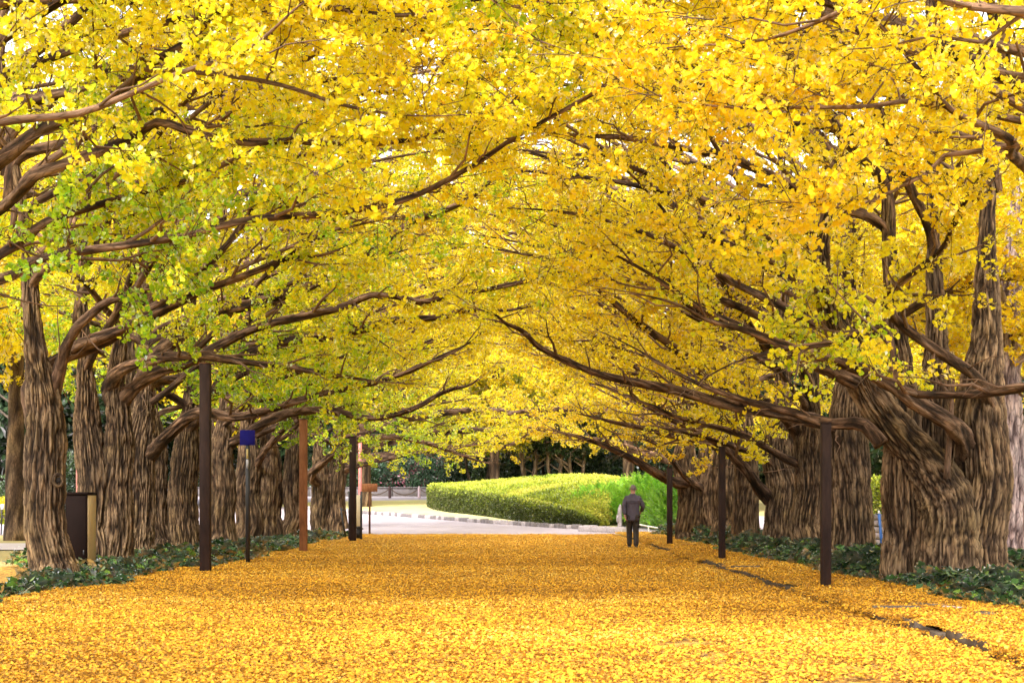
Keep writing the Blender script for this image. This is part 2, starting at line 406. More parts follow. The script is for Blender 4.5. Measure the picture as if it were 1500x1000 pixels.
def randrot(n, tilt=.4):
    return np.c_[rng.normal(0, tilt, (n, 2)), rng.uniform(0, 2*math.pi, n)]

# ------------------------------------------------------------------ setting: ground, roads, lawns
def sheet(name, xs, ys, dz, m, mask=None, extra=None):
    X, Y = np.meshgrid(xs, ys); Z = gz(X, Y)+dz+(extra(X, Y) if extra else 0)
    V = np.stack([X, Y, Z], 2).reshape(-1, 3); nx = len(xs)
    i = np.arange(len(ys)-1)[:, None]*nx; j = np.arange(nx-1)[None]
    Q = np.stack([i+j, i+j+1, i+nx+j+1, i+nx+j], 2).reshape(-1, 4)
    if mask is not None:
        c = V[Q].mean(1); Q = Q[mask(c[:, 0], c[:, 1])]
    mb = MB(); mb.add(V, Q)
    o = mb.build(name, m, smooth=True); o['kind'] = 'structure'; return o
def patch(name, pts2, dz, m, n=1):
    """A flat-shaded polygon lying on the ground (fan of strips between two edge lines)."""
    A, B = pts2; A = np.asarray(A, float); B = np.asarray(B, float); k = 12
    V = np.array([[a+(b-a)*t for t in np.linspace(0, 1, k)] for a, b in zip(A, B)])
    Z = gz(V[..., 0], V[..., 1])+dz; V = np.concatenate([V, Z[..., None]], 2)
    r = len(A); i = np.arange(r-1)[:, None]*k; j = np.arange(k-1)[None]
    Q = np.stack([i+j, i+k+j, i+k+j+1, i+j+1], 2).reshape(-1, 4)
    mb = MB(); mb.add(V.reshape(-1, 3), Q); o = mb.build(name, m, smooth=True); o['kind'] = 'structure'; return o

def ground_mat(name, stops, scale, bscale=60, bstr=.5, mix2=None):
    m, nt, b = mat(name); g = N(nt, 'ShaderNodeNewGeometry').outputs['Position']
    n1 = noise(nt, scale, 6, .65, g)
    c = ramp(nt, n1, stops)
    n2 = noise(nt, bscale, 3, .7, g)
    c = mixc(nt, .5, c, ramp(nt, n2, [(.3, (.55, .55, .55)), (.7, (1.25, 1.25, 1.25))]), 'MULTIPLY')
    nt.links.new(c, b.inputs['Base Color']); b.inputs['Roughness'].default_value = .95
    b.inputs['Specular IOR Level'].default_value = .15
    bump(nt, b, n2, bstr, .03); return m
M_SOIL = ground_mat('dry lawn and soil', [(.3, (.30, .25, .11)), (.5, (.42, .34, .15)), (.7, (.36, .34, .10))], .6, 25)
M_ROAD = ground_mat('pale asphalt', [(.3, (.38, .325, .355)), (.7, (.46, .40, .43))], 1.5, 90, .15)
M_LAWN = ground_mat('straw lawn', [(.3, (.55, .48, .20)), (.5, (.62, .54, .26)), (.72, (.46, .48, .14))], .5, 30)
M_PATH = ground_mat('grey path', [(.3, (.48, .42, .43)), (.7, (.58, .52, .52))], 1.2, 60, .1)
def carpet_mat():
    m, nt, b = mat('leaf carpet base'); g = N(nt, 'ShaderNodeNewGeometry').outputs['Position']
    v = N(nt, 'ShaderNodeTexVoronoi'); v.inputs['Scale'].default_value = 22; nt.links.new(g, v.inputs['Vector'])
    sp = N(nt, 'ShaderNodeSeparateColor'); nt.links.new(v.outputs['Color'], sp.inputs[0])
    c = ramp(nt, sp.outputs[0], [(0, (.09, .055, .03)), (.35, (.28, .15, .04)), (.7, (.50, .27, .04)), (1, (.66, .42, .09))])
    n2 = noise(nt, .35, 5, .7, g)
    f = N(nt, 'ShaderNodeMapRange'); nt.links.new(n2, f.inputs[0]); f.inputs[1].default_value = .60; f.inputs[2].default_value = .68; f.inputs[4].default_value = .8
    c = mixc(nt, f.outputs[0], c, (.20, .15, .13))
    nt.links.new(c, b.inputs['Base Color']); b.inputs['Roughness'].default_value = .9; b.inputs['Specular IOR Level'].default_value = .2
    bump(nt, b, v.outputs['Distance'], .6, .03); return m
M_CARPET = carpet_mat()

sheet('ground', np.r_[np.linspace(-600, -60, 7), np.linspace(-40, 40, 21), np.linspace(60, 600, 7)], np.r_[np.linspace(-40, 60, 21), np.linspace(64, 135, 24), 200, 400, 900], -.03, M_SOIL)
sheet('avenue', np.linspace(-6.4, 3.74, 12), np.linspace(-4, 61.5, 40), -.012, M_CARPET)
sheet('planting_bed', np.linspace(3.9, 7.6, 6), np.linspace(-4, 57, 40), .075, M_CARPET)
sheet('planting_bed', np.linspace(-10, -6.4, 6), np.linspace(-4, 58, 40), -.008, M_CARPET)
# the pale road that crosses the end of the avenue, bending away to the left behind the lawn
road_front = [(-40, 60.6), (-6, 61.2), (-3, 61.6), (0, 61.8), (4, 61.2), (5.2, 60.2)]
kerbpx = [(430, 744), (500, 750), (560, 754), (640, 760), (700, 765), (760, 769), (830, 773.5), (872, 775.5)]
kerb = np.array([at(*p)[:2] for p in kerbpx])
patch('road', ([(-60, 60.5)]+[(x, 61.3+.3*math.sin(x)) for x in np.linspace(-20, 6, 12)]+[(14, 61)], [(-60, 112)]+[(x, 112) for x in np.linspace(-45, -6, 6)]+[(x, 100) for x in np.linspace(-3, 6, 6)]+[(16, 66)]), .0, M_ROAD)
lawn_back = np.array([(-16, 96), (-12, 101), (-7, 104), (-2, 104), (3, 103), (7, 100), (9, 92), (9, 80)])
patch('lawn', (kerb, lawn_back), .012, M_LAWN)
patch('path', ([(-40, 41.5), (-10.5, 41.5)], [(-40, 50), (-10.5, 48)]), .0, M_PATH)
patch('path', ([(3.7, 61.5), (4.6, 60.4), (7.2, 56.5), (9.0, 53)], [(4.2, 64.5), (6.2, 63), (8.6, 58), (10, 54)]), .02, M_LAWN)

M_SHADED_VERGE = ground_mat('dark verge', [(.3, (.055, .045, .014)), (.7, (.11, .095, .022))], 3, 30)
patch('shaded_verge', ([(-6.4, 60.7), (3.7, 60.7)], [(-6.4, 62.5), (3.7, 62.4)]), .008, M_SHADED_VERGE)  # dark olive soil strip, with shade under the last trees put into its colour
# fallen leaves: real leaves over the carpet, thinned out where the paving shows
def carpet_leaves():
    s = .235; xs = np.arange(-6.9, 5.6, s); ys = np.arange(8.5, 62.2, s)
    X, Y = np.meshgrid(xs, ys); X = X.ravel()+rng.uniform(-.15, .15, X.size); Y = Y.ravel()+rng.uniform(-.15, .15, Y.size)
    q = np.stack([X*.55, Y*.30, np.zeros_like(X)], 1)
    d = vnoise(q)*.6+vnoise(q*2.7+9)*.4
    edge = 61.3+vnoise(np.stack([X*.8, X*0, X*0], 1))*1.2
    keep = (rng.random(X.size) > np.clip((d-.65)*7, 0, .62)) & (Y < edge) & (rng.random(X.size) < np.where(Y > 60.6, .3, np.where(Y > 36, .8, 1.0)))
    keep &= ~((X < -5.0) & (Y > 16.5) & (Y < 18.0) & (np.abs(X+5.9-(Y-17.2)*1.3) < .22))       # strip of bare asphalt on the left
    X, Y = X[keep], Y[keep]
    Z = np.where(X > 3.78, .088, .004)+gz(X, Y)
    # drifts of fallen leaves
    Z += (vnoise(np.stack([X*1.3, Y*1.3, X*0], 1))-.4)*.03
    keepk = (X < 3.58) | (X > 3.83); X, Y, Z = X[keepk], Y[keepk], Z[keepk]
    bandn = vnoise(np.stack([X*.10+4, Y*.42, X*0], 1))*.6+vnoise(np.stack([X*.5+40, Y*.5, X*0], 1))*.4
    t = .24-.42*np.clip((bandn-.46)*2.4, 0, .6)+rng.normal(0, .04, len(X))  # darker bands: shade across the avenue and trodden leaves put into the tint
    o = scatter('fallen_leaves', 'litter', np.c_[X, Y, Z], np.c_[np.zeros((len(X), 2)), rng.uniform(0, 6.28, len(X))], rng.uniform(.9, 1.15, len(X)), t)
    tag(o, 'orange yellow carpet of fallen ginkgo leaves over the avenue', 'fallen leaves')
carpet_leaves()
y_ = np.arange(9, 60, .10); y_ = y_[vnoise(np.c_[y_*.55, y_*0, y_*0]) > .54]
tag(scatter('kerb_leaves', 'litter', np.c_[3.77+rng.normal(0, .03, len(y_))+np.clip(y_-44, 0, 99)*.018, y_, np.full(len(y_), .072)], np.c_[rng.normal(0, .1, (len(y_), 1)), rng.normal(-.2, .1, (len(y_), 1)), rng.uniform(0, 6.28, len(y_))], rng.uniform(.55, .75, len(y_)), rng.uniform(.05, .3, len(y_))), 'yellow leaves banked over the face of the right kerb', 'fallen leaves')
y_ = np.arange(9, 60, .13); y_ = y_[rng.random(len(y_)) < .8]
tag(scatter('kerb_leaves', 'litter', np.c_[3.865+rng.normal(0, .02, len(y_))+np.clip(y_-44, 0, 99)*.018, y_, np.full(len(y_), .096)], np.c_[np.zeros((len(y_), 2)), rng.uniform(0, 6.28, len(y_))], rng.uniform(.5, .62, len(y_)), rng.uniform(.05, .3, len(y_))), 'yellow leaves lying on top of the kerb stones at the right', 'fallen leaves')

# ------------------------------------------------------------------ kerbs
M_KERB = simple('kerb stone', (.085, .062, .045), .9, .35, 9, bmp=.5)
M_GRAN = simple('granite', (.36, .31, .31), .85, .3, 14, bmp=.3)
kb = thing('avenue_kerb', (3.8, 0, 0), 'low stone kerb half buried in leaves along the right edge', 'kerb')
y = 8.0; first = None
while y < 60.5:
    L = .96
    mb = MB(); mb.box((0, L/2, .035), (.10, L, .13), bev=.012)
    if first is None: first = mb.mesh('kerb_stone', M_KERB, attrs=False)
    o = bpy.data.objects.new('kerb_stone', first); link(o, kb); o.location = (rng.uniform(-.012, .012)+(max(0, y-44)*.018), y, -.045*(rng.random() < .3)+rng.uniform(-.015, .004)); o.rotation_euler = (0, 0, rng.uniform(-.012, .012)-(.018 if y > 44 else 0))
    y += L+.015
cross = MB(); cross.box((0, 0, .04), (.5, .13, .15), bev=.012); crossm = cross.mesh('kerb_stone', M_KERB, attrs=False)
for i, (px, py, w) in enumerate([(1313, 905, 1), (1092, 839, 1), (1010, 803, 1.1), (1190, 868, .0)]):
    if w == 0: continue
    x, yy, _ = at(px, py)
    o = bpy.data.objects.new('kerb_stone', crossm); link(o, kb); o.location = (x-3.8, yy, .015); o.scale = (w, 1, 1)
def edging(name, pts, label, w=.14, h=.13, L=.55, z=.06):
    pts = np.array(pts, float); k = thing(name, (*pts[0], z), label, 'edging stones')
    seg = np.r_[0, np.cumsum(np.linalg.norm(np.diff(pts, axis=0), axis=1))]; s = 0
    while s+L < seg[-1]:
        a = np.array([np.interp(s, seg, pts[:, 0]), np.interp(s, seg, pts[:, 1])]); l = L*rng.uniform(.75, 1.1)
        b = np.array([np.interp(s+l, seg, pts[:, 0]), np.interp(s+l, seg, pts[:, 1])]); d = b-a
        mb = MB(); mb.box((0, 0, 0), (np.linalg.norm(d)*.97, w*rng.uniform(.8, 1.2), h), bev=.02)
        o = mb.build('stone', M_GRAN if rng.random() < .3 else M_KERB, k); o.location = (*((a+b)/2-pts[0]), rng.uniform(-.03, .02)); o.rotation_euler = (rng.uniform(-.08, .08), rng.uniform(-.04, .04), math.atan2(d[1], d[0]))
        s += l
edging('bed_edging', [at(1335, 898)[:2], at(1400, 903)[:2], at(1440, 912)[:2], at(1475, 919)[:2]], 'short row of rough edging stones in front of the ivy under the nearest right tree', .16, .1, .45)
edging('bed_edging', [at(1118, 835)[:2], at(1160, 841)[:2], at(1180, 846)[:2]], 'short row of edging stones sunk in leaves between the two nearer right posts', .14, .08, .5)

M_STONES = simple('dark edging stone', (.17, .145, .145), .9, .3, 9, bmp=.4)
# stone edging of the lawn beyond
lk = thing('lawn_edging', (*kerb[0], float(gz(0, kerb[0][1]))), 'curved row of small dark and pale stones edging the straw lawn', 'edging stones')
stones = MB(); seg = np.r_[0, np.cumsum(np.linalg.norm(np.diff(kerb, axis=0), axis=1))]; s = 0; shade = [MB(), MB()]
while s < seg[-1]-.3:
    l = rng.uniform(.22, .42); c = np.array([np.interp(s+l/2, seg, kerb[:, 0]), np.interp(s+l/2, seg, kerb[:, 1])])
    d = np.array([np.interp(s+l, seg, kerb[:, 0])-c[0], np.interp(s+l, seg, kerb[:, 1])-c[1]])
    shade[int(rng.random() < .45)].box((c[0]-kerb[0][0], c[1]-kerb[0][1], float(gz(0, c[1])-gz(0, kerb[0][1]))+rng.uniform(.02, .07)), (l*.93, .3, .26), math.atan2(d[1], d[0]), .03)
    s += l
shade[0].build('dark_stones', M_STONES, lk)['kind'] = 'stuff'; shade[1].build('pale_stones', M_GRAN, lk)['kind'] = 'stuff'

# ------------------------------------------------------------------ ginkgo trees
def low_bound(x, y):
    b = 4.5-.105*(x+.2)**2
    b = np.where(y > 54, b-1.4*np.clip((y-54)/8, 0, 1), b)
    b = np.where((y < 22) & (x > 1.5), np.maximum(b, 1.2+.094*y), b)
    b = np.where((y < 26) & (x < -2), np.maximum(b, 1.2+.092*y), b)
    b = np.where((x < -4.2) & (y > 25) & (y < 33), np.maximum(b, 3.05), b)
    return np.maximum(b, 2.15)
def leaf_tint(p):
    """0 green .. 1 orange: greener low on the left, golden overhead, lemon on the right."""
    x, y, z = p[:, 0], p[:, 1], p[:, 2]
    n = vnoise(p*.42)*.65+vnoise(p*1.1+7)*.35
    left = np.clip((-x+.5)/4.5, 0, 1)*np.clip((8.0-z)/4.0, 0, 1)
    t = .565+.40*(n-.5)-left*.43-np.clip((x-1)/3, 0, 1)*.04
    t += np.where((x > 1) & (y > 40), .06, 0)-np.where((x > 2) & (y < 26), .05, 0)
    g = vnoise(p*.3+50); t -= np.clip((g-.68)*1.5, 0, .22)
    return np.clip(t+rng.normal(0, .05, len(p)), .02, .8)

class Tree:
    def __init__(s, x, y, label, lobes, hq, seed):
        s.x, s.y, s.hq = x, y, hq; s.r = np.random.default_rng(seed)
        s.root = thing('ginkgo_tree', (x, y, 0), label, 'tree', 'ginkgo trees lining the avenue')
        s.o = np.array([x, y, 0.]); s.axes = []; s.sp = []; s.sd = []
        mb = MB()
        for (dx, dy, r, lx, ly, top) in lobes:
            zs = np.array([-.15, .0, .25, .7, 1.5, 2.5, 3.6, 5.0, 7.0, top])
            k = np.maximum(zs, 0)/top
            r *= .86
            px = dx+lx*k**1.3*1.0+s.r.normal(0, .04, len(zs)); py = dy+ly*k**1.3+s.r.normal(0, .04, len(zs))
            px[:3] += (px[3]-px[:3])*.4*0; 
            rr = r*np.array([1.4, 1.25, 1.1, 1.0, .96, .88, .50, .28, .19, .04])
            if s.hq == 2: sd, rg = 140, 190
            elif s.hq == 1: sd, rg = 64, 90
            else: sd, rg = 28, 40
            pts = np.c_[px, py, zs]
            mb.tube(pts, rr, sd, rg, bark=.042 if s.hq else .045, freq=32 if s.hq else 16)
            s.axes.append((pts, rr))
        s.trunk = mb.build('trunk', M_BARK, s.root, True, True)
    def axis(s, z, i=None):
        pts, rr = s.axes[s.r.integers(len(s.axes)) if i is None else i]
        return np.array([np.interp(z, pts[:, 2], pts[:, 0]), np.interp(z, pts[:, 2], pts[:, 1]), z]), np.interp(z, pts[:, 2], rr)
    def nearest_axis(s, p):
        best = min(range(len(s.axes)), key=lambda i: np.linalg.norm((s.axis(p[2], i)[0]-p)[:2]))
        return best
    def limb(s, pts, rad, dens=1.0, start=.18, sec=1.0, bare=False, stem=False):
        """pts local to the tree; one mesh with its own side branches; collects leaf spray seats."""
        mb = MB(); r = s.r
        L = np.linalg.norm(np.diff(pts, axis=0), axis=1).sum()
        sides = 18 if rad[0] > .1 else 10
        if not s.hq: sides = 8
        if stem: C, R, S = mb.tube(pts, rad, 120, int(L*40), bark=.045, freq=32)
        else: C, R, S = mb.tube(pts, rad, sides, max(10, int(L*6)), bark=.04 if rad[0] > .05 else .0, freq=16)
        if bare:
            return mb.build('limb', M_BRANCH, s.root, True, True)
        T = np.gradient(C, axis=0); T /= np.linalg.norm(T, axis=1)[:, None]+1e-9
        side = 1
        pos = L*start*.4
        while pos < L*start:
            i = min(np.searchsorted(S, pos), len(C)-1)
            d = T[i]*r.uniform(.2, .9)+r.normal(0, .6, 3)+np.array([0, 0, .25]); d /= np.linalg.norm(d); l = r.uniform(.4, 1.3)
            q = C[i]+d*l*np.array([[0], [.4], [.75], [1.]])+np.r_[np.zeros((1, 3)), r.normal(0, .06*l, (3, 3))]
            mb.tube(q, np.linspace(min(R[i]*.5, .016), .003, 4), 4, 5, cap=False)
            pos += r.uniform(.35, .9)
        pos = L*start
        while pos < L-.05:
            i = min(np.searchsorted(S, pos), len(C)-1); frac = pos/L
            t = T[i]; h = np.cross(t, [0, 0, 1.]); h /= np.linalg.norm(h)+1e-9
            side = -side if r.random() < .85 else side
            a = math.radians(r.uniform(35, 75))
            d = t*math.cos(a)+h*side*math.sin(a)+np.array([0, 0, r.normal(.12, .28)])
            d /= np.linalg.norm(d)
            l = r.uniform(.7, 1.9)*(1.1-.45*frac)*sec
            n = 5; u = np.linspace(0, 1, n)[:, None]
            bend = t*.25+np.array([0, 0, r.uniform(-.1, .3)])
            q = C[i]+d*l*u+bend*l*.5*u*u+np.c_[r.normal(0, .03*l, (n, 3))]*(u > 0)
            rb = min(R[i]*.6, .012+.013*l)
            C2, R2, S2 = mb.tube(q, np.linspace(rb, .004, n), 5 if s.hq else 4, n, cap=False)
            s.seats(q, l, dens, .12)
            # third order twigs
            for _ in range(r.integers(2, 5) if s.hq else 1):
                k = r.uniform(.3, .95); p0 = q[0]+(q[-1]-q[0])*k; p0 = np.array([np.interp(k, u[:, 0], q[:, c]) for c in range(3)])
                d2 = d+r.normal(0, .6, 3); d2 /= np.linalg.norm(d2); l2 = l*r.uniform(.25, .55)
                q2 = p0+d2*l2*np.array([[0], [.5], [1.]])+np.array([[0, 0, 0], [0, 0, .02], [0, 0, .0]])
                mb.tube(q2, [.006, .005, .003], 3, 3, cap=False); s.seats(q2, l2, dens, .2)
            pos += r.uniform(.22, .46)/max(.6, dens)
        s.seats(pts, L, dens*.7, .55)
        return mb.build('limb', M_BARK if stem else M_BRANCH, s.root, True, True)
    def seats(s, q, l, dens, first):
        r = s.r; n = max(1, int(l*5.0*dens)); seg = np.r_[0, np.cumsum(np.linalg.norm(np.diff(q, axis=0), axis=1))]
        for k in first+(1-first)*np.r_[r.random(n-1), 1.0]:
            w = k*seg[-1]; p = np.array([np.interp(w, seg, q[:, c]) for c in range(3)])
            i = min(np.searchsorted(seg, w, 'right'), len(q)-1); t = q[i]-q[i-1]; t = t/(np.linalg.norm(t)+1e-9)
            d = t+r.normal(0, .55, 3)*np.array([1, 1, .7])
            s.sp.append(p); s.sd.append(d)
    def grow(s, n, toward, reach=7.5, zlo=2.9, zhi=9.0, dens=1.0, spread=None):
        r = s.r; a0 = r.uniform(0, 6.28)
        for i in range(n):
            f = (i+.5)/n; z = zlo+(zhi-zlo)*f+r.uniform(-.3, .3)
            c, rr = s.axis(z)
            az = a0+i*2.39996+r.normal(0, .25)
            v = np.array([math.cos(az), math.sin(az), 0])
            tw = v[0]*toward
            L = reach*(.62+.38*max(tw, -.2))*(1.05-.22*f)*r.uniform(.85, 1.12)
            el = math.radians(r.uniform(18, 36)+18*f)
            m = 7; u = np.linspace(0, 1, m)
            rise = L*(math.tan(el)*u*.8-.42*math.tan(el)*u**2.2)
            wob = np.cumsum(r.normal(0, .07*L/m*2, (m, 3)), axis=0)*np.array([1, 1, .5]); wob[0] = 0
            q = c+v[None]*L*u[:, None]*.92+np.c_[np.zeros((m, 2)), rise]+wob
            r0 = min(rr*.55, .045+.0105*L)
            s.limb(np.vstack([q[0]-np.array([0, 0, .7])-v*.1, q]), np.r_[r0*.9, r0*1.25, np.linspace(r0, .012, m-1)], dens)
    def sweep(s, n, toward, zlo, zhi):
        r = s.r
        for i in range(n):
            z = zlo+(zhi-zlo)*(i+r.random())/n; c, rr = s.axis(z)
            az = (0 if toward > 0 else math.pi)+r.uniform(-1.05, .75)*(1 if toward > 0 else -1)
            v = np.array([math.cos(az), math.sin(az), 0]); L = r.uniform(6.0, 9.2)
            el = math.tan(math.radians(r.uniform(20, 40))); m = 9; u = np.linspace(0, 1, m)
            h = np.array([-v[1], v[0], 0]); cv = r.normal(0, .09)*L
            q = c+v*L*u[:, None]+h*(cv*(u**2-u*.4))[:, None]
            q[:, 2] += L*el*(u*.95-.32*u**2.4)+r.uniform(-.12, .12)*L*np.sin(u*6.0)*.25
            q[1:] += np.cumsum(r.normal(0, .045, (m-1, 3)), axis=0)
            r0 = r.uniform(.045, .078)
            s.limb(np.vstack([q[0]-np.array([0, 0, .6])-v*.1, q]), np.r_[r0, r0*1.3, r0*(1-np.linspace(0, 1, m-1)**1.2)+.010], .62, r.uniform(.35, .5), 1.15)
    def crown(s):
        p = np.array(s.sp); d = np.array(s.sd); w = p+s.o
        k = (w[:, 2] > low_bound(w[:, 0], w[:, 1])+s.r.normal(0, .25, len(w))) & (w[:, 1] > 8.2) & (w[:, 2] < 14)
        # keep the line of sight next to the camera open
        k &= ~((w[:, 1] < 9.5) & (s.r.random(len(w)) < .5))
        far = np.clip((w[:, 1]-20)/10, 0, 1); hi = np.clip((w[:, 2]-5.5)/4, 0, 1)
        k &= s.r.random(len(w)) < .9-far*.28-far*hi*.44
        p, d, w = p[k], d[k], w[k]; n = len(p)
        R = rotmat(d, s.r.normal(0, .5, (n, 3))+np.array([0, 0, 1.]))
        o = scatter('crown', 'ginkgo', p, eul(R), s.r.uniform(.8, 1.25, n)*np.interp(w[:, 1], [9, 18], [.74, 1]), leaf_tint(w), s.root)
        return n

# lobes: (dx, dy, radius, lean x, lean y, height)
def X(px, Y): return (px-CX)*Y/F
L_TREES = [  # photo x of the trunk, distance, lobes, quality, label
 (None, -8.0, 11.0, [(0, 0, .42, .5, 0, 11), (.3, .3, .3, 1.2, .6, 10)], 0, 'ginkgo just outside the left edge whose branches fill the upper left corner'),
 (None, -8.2, 17.5, [(0, 0, .45, .3, .3, 11), (.4, .2, .3, 1.6, -.4, 10.5)], 1, 'ginkgo hidden left of the frame with a long branch arching to the middle'),
 (76, None, 23.6, [(0, 0, .36, -1.1, .3, 10.5)], 2, 'slim leaning ginkgo trunk with a knothole at far left front'),
 (148, None, 30.0, [(-.12, 0, .38, -.6, 0, 11), (.22, .1, .36, .5, .4, 11)], 2, 'stout straight ginkgo beside the dark cabinet on the left'),
 (202, None, 33.5, [(0, 0, .40, .2, .2, 11), (-.2, .3, .3, -.4, .4, 10)], 2, 'dark ginkgo trunk right behind the stout one beside the cabinet'),
 (246, None, 37.5, [(-.33, 0, .44, -.5, .3, 11), (.34, .1, .42, .5, 0, 11)], 2, 'broad double ginkgo trunk left of the tall dark post'),
 (324, None, 43.0, [(0, 0, .44, .2, 0, 11), (-.3, .3, .3, -.5, .5, 10)], 1, 'ginkgo trunk just right of the tall dark post'),
 (368, None, 47.5, [(-.1, 0, .48, 0, 0, 11), (.35, .3, .4, .5, .5, 10.5)], 1, 'ginkgo trunk behind the blue square sign'),
 (412, None, 51.0, [(-.35, 0, .45, -.3, .2, 11), (.35, .1, .45, .4, 0, 11)], 1, 'wide furrowed ginkgo left of the rusty post'),
 (478, None, 59.5, [(-.2, 0, .42, -.3, 0, 11.2), (.28, .1, .40, .7, .2, 11.2)], 1, 'last ginkgo of the left row, before the road'),
]
L_TREES.append((None, -7.6, 66.5, [(0, 0, .36, .2, 0, 11.5)], 0, 'ginkgo at the road end of the left row, mostly behind foliage'))
R_TREES = [
 (None, 6.4, 10.0, [(0, 0, .42, -.4, 0, 11), (-.3, .3, .3, -1.0, .6, 10)], 0, 'ginkgo just outside the right edge whose branches fill the upper right corner'),
 (None, 6.9, 15.8, [(0, 0, .45, -.2, .3, 11), (-.35, .2, .3, -.8, -.2, 10.5)], 1, 'ginkgo hidden right of the frame with a bare curved branch reaching in'),
 (1392, None, 22.2, [(-.60, .15, .33, -.3, .3, 10.0), (-.12, .42, .36, .1, .7, 11), (.42, 0, .45, .5, .1, 11)], 2, 'largest triple ginkgo trunk at right front with a thick leaning limb'),
 (1254, None, 28.4, [(-.1, 0, .46, -.2, 0, 11)], 2, 'ginkgo trunk behind the nearest right post'),
 (1186, None, 33.0, [(0, 0, .40, .1, 0, 11)], 2, 'straight ginkgo trunk left of the nearest right post'),
 (1142, None, 36.5, [(0, 0, .42, 0, 0, 11), (.15, .3, .3, .3, .3, 10)], 2, 'knotty ginkgo with a crooked low limb between the right posts'),
 (1098, None, 40.5, [(-.05, 0, .40, -.3, .2, 11)], 1, 'slender ginkgo trunk just right of the middle right post'),
 (1056, None, 44.5, [(.1, .2, .42, .2, .1, 11)], 1, 'ginkgo trunk half hidden behind the middle right post'),
 (1022, None, 49.0, [(-.25, 0, .44, -.4, .1, 11), (.3, .1, .44, .4, 0, 11)], 1, 'double ginkgo trunk with ivy at its foot, last of the right row'),
 (1012, None, 56.5, [(0, 0, .4, -.2, .3, 11.2)], 1, 'ginkgo at the far right end, behind the double trunk'),
]
R_TREES.append((None, 7.8, 63.5, [(0, 0, .36, -.2, 0, 11.5)], 0, 'ginkgo past the right end of the avenue behind the juniper'))
T = {}
for side, lst in (('L', L_TREES), ('R', R_TREES)):
    for i, (px, x, yy, lobes, hq, lab) in enumerate(lst):
        T[side+str(i)] = Tree(x if px is None else X(px, yy), yy, lab, lobes, hq, 100+i+(50 if side == 'R' else 0))

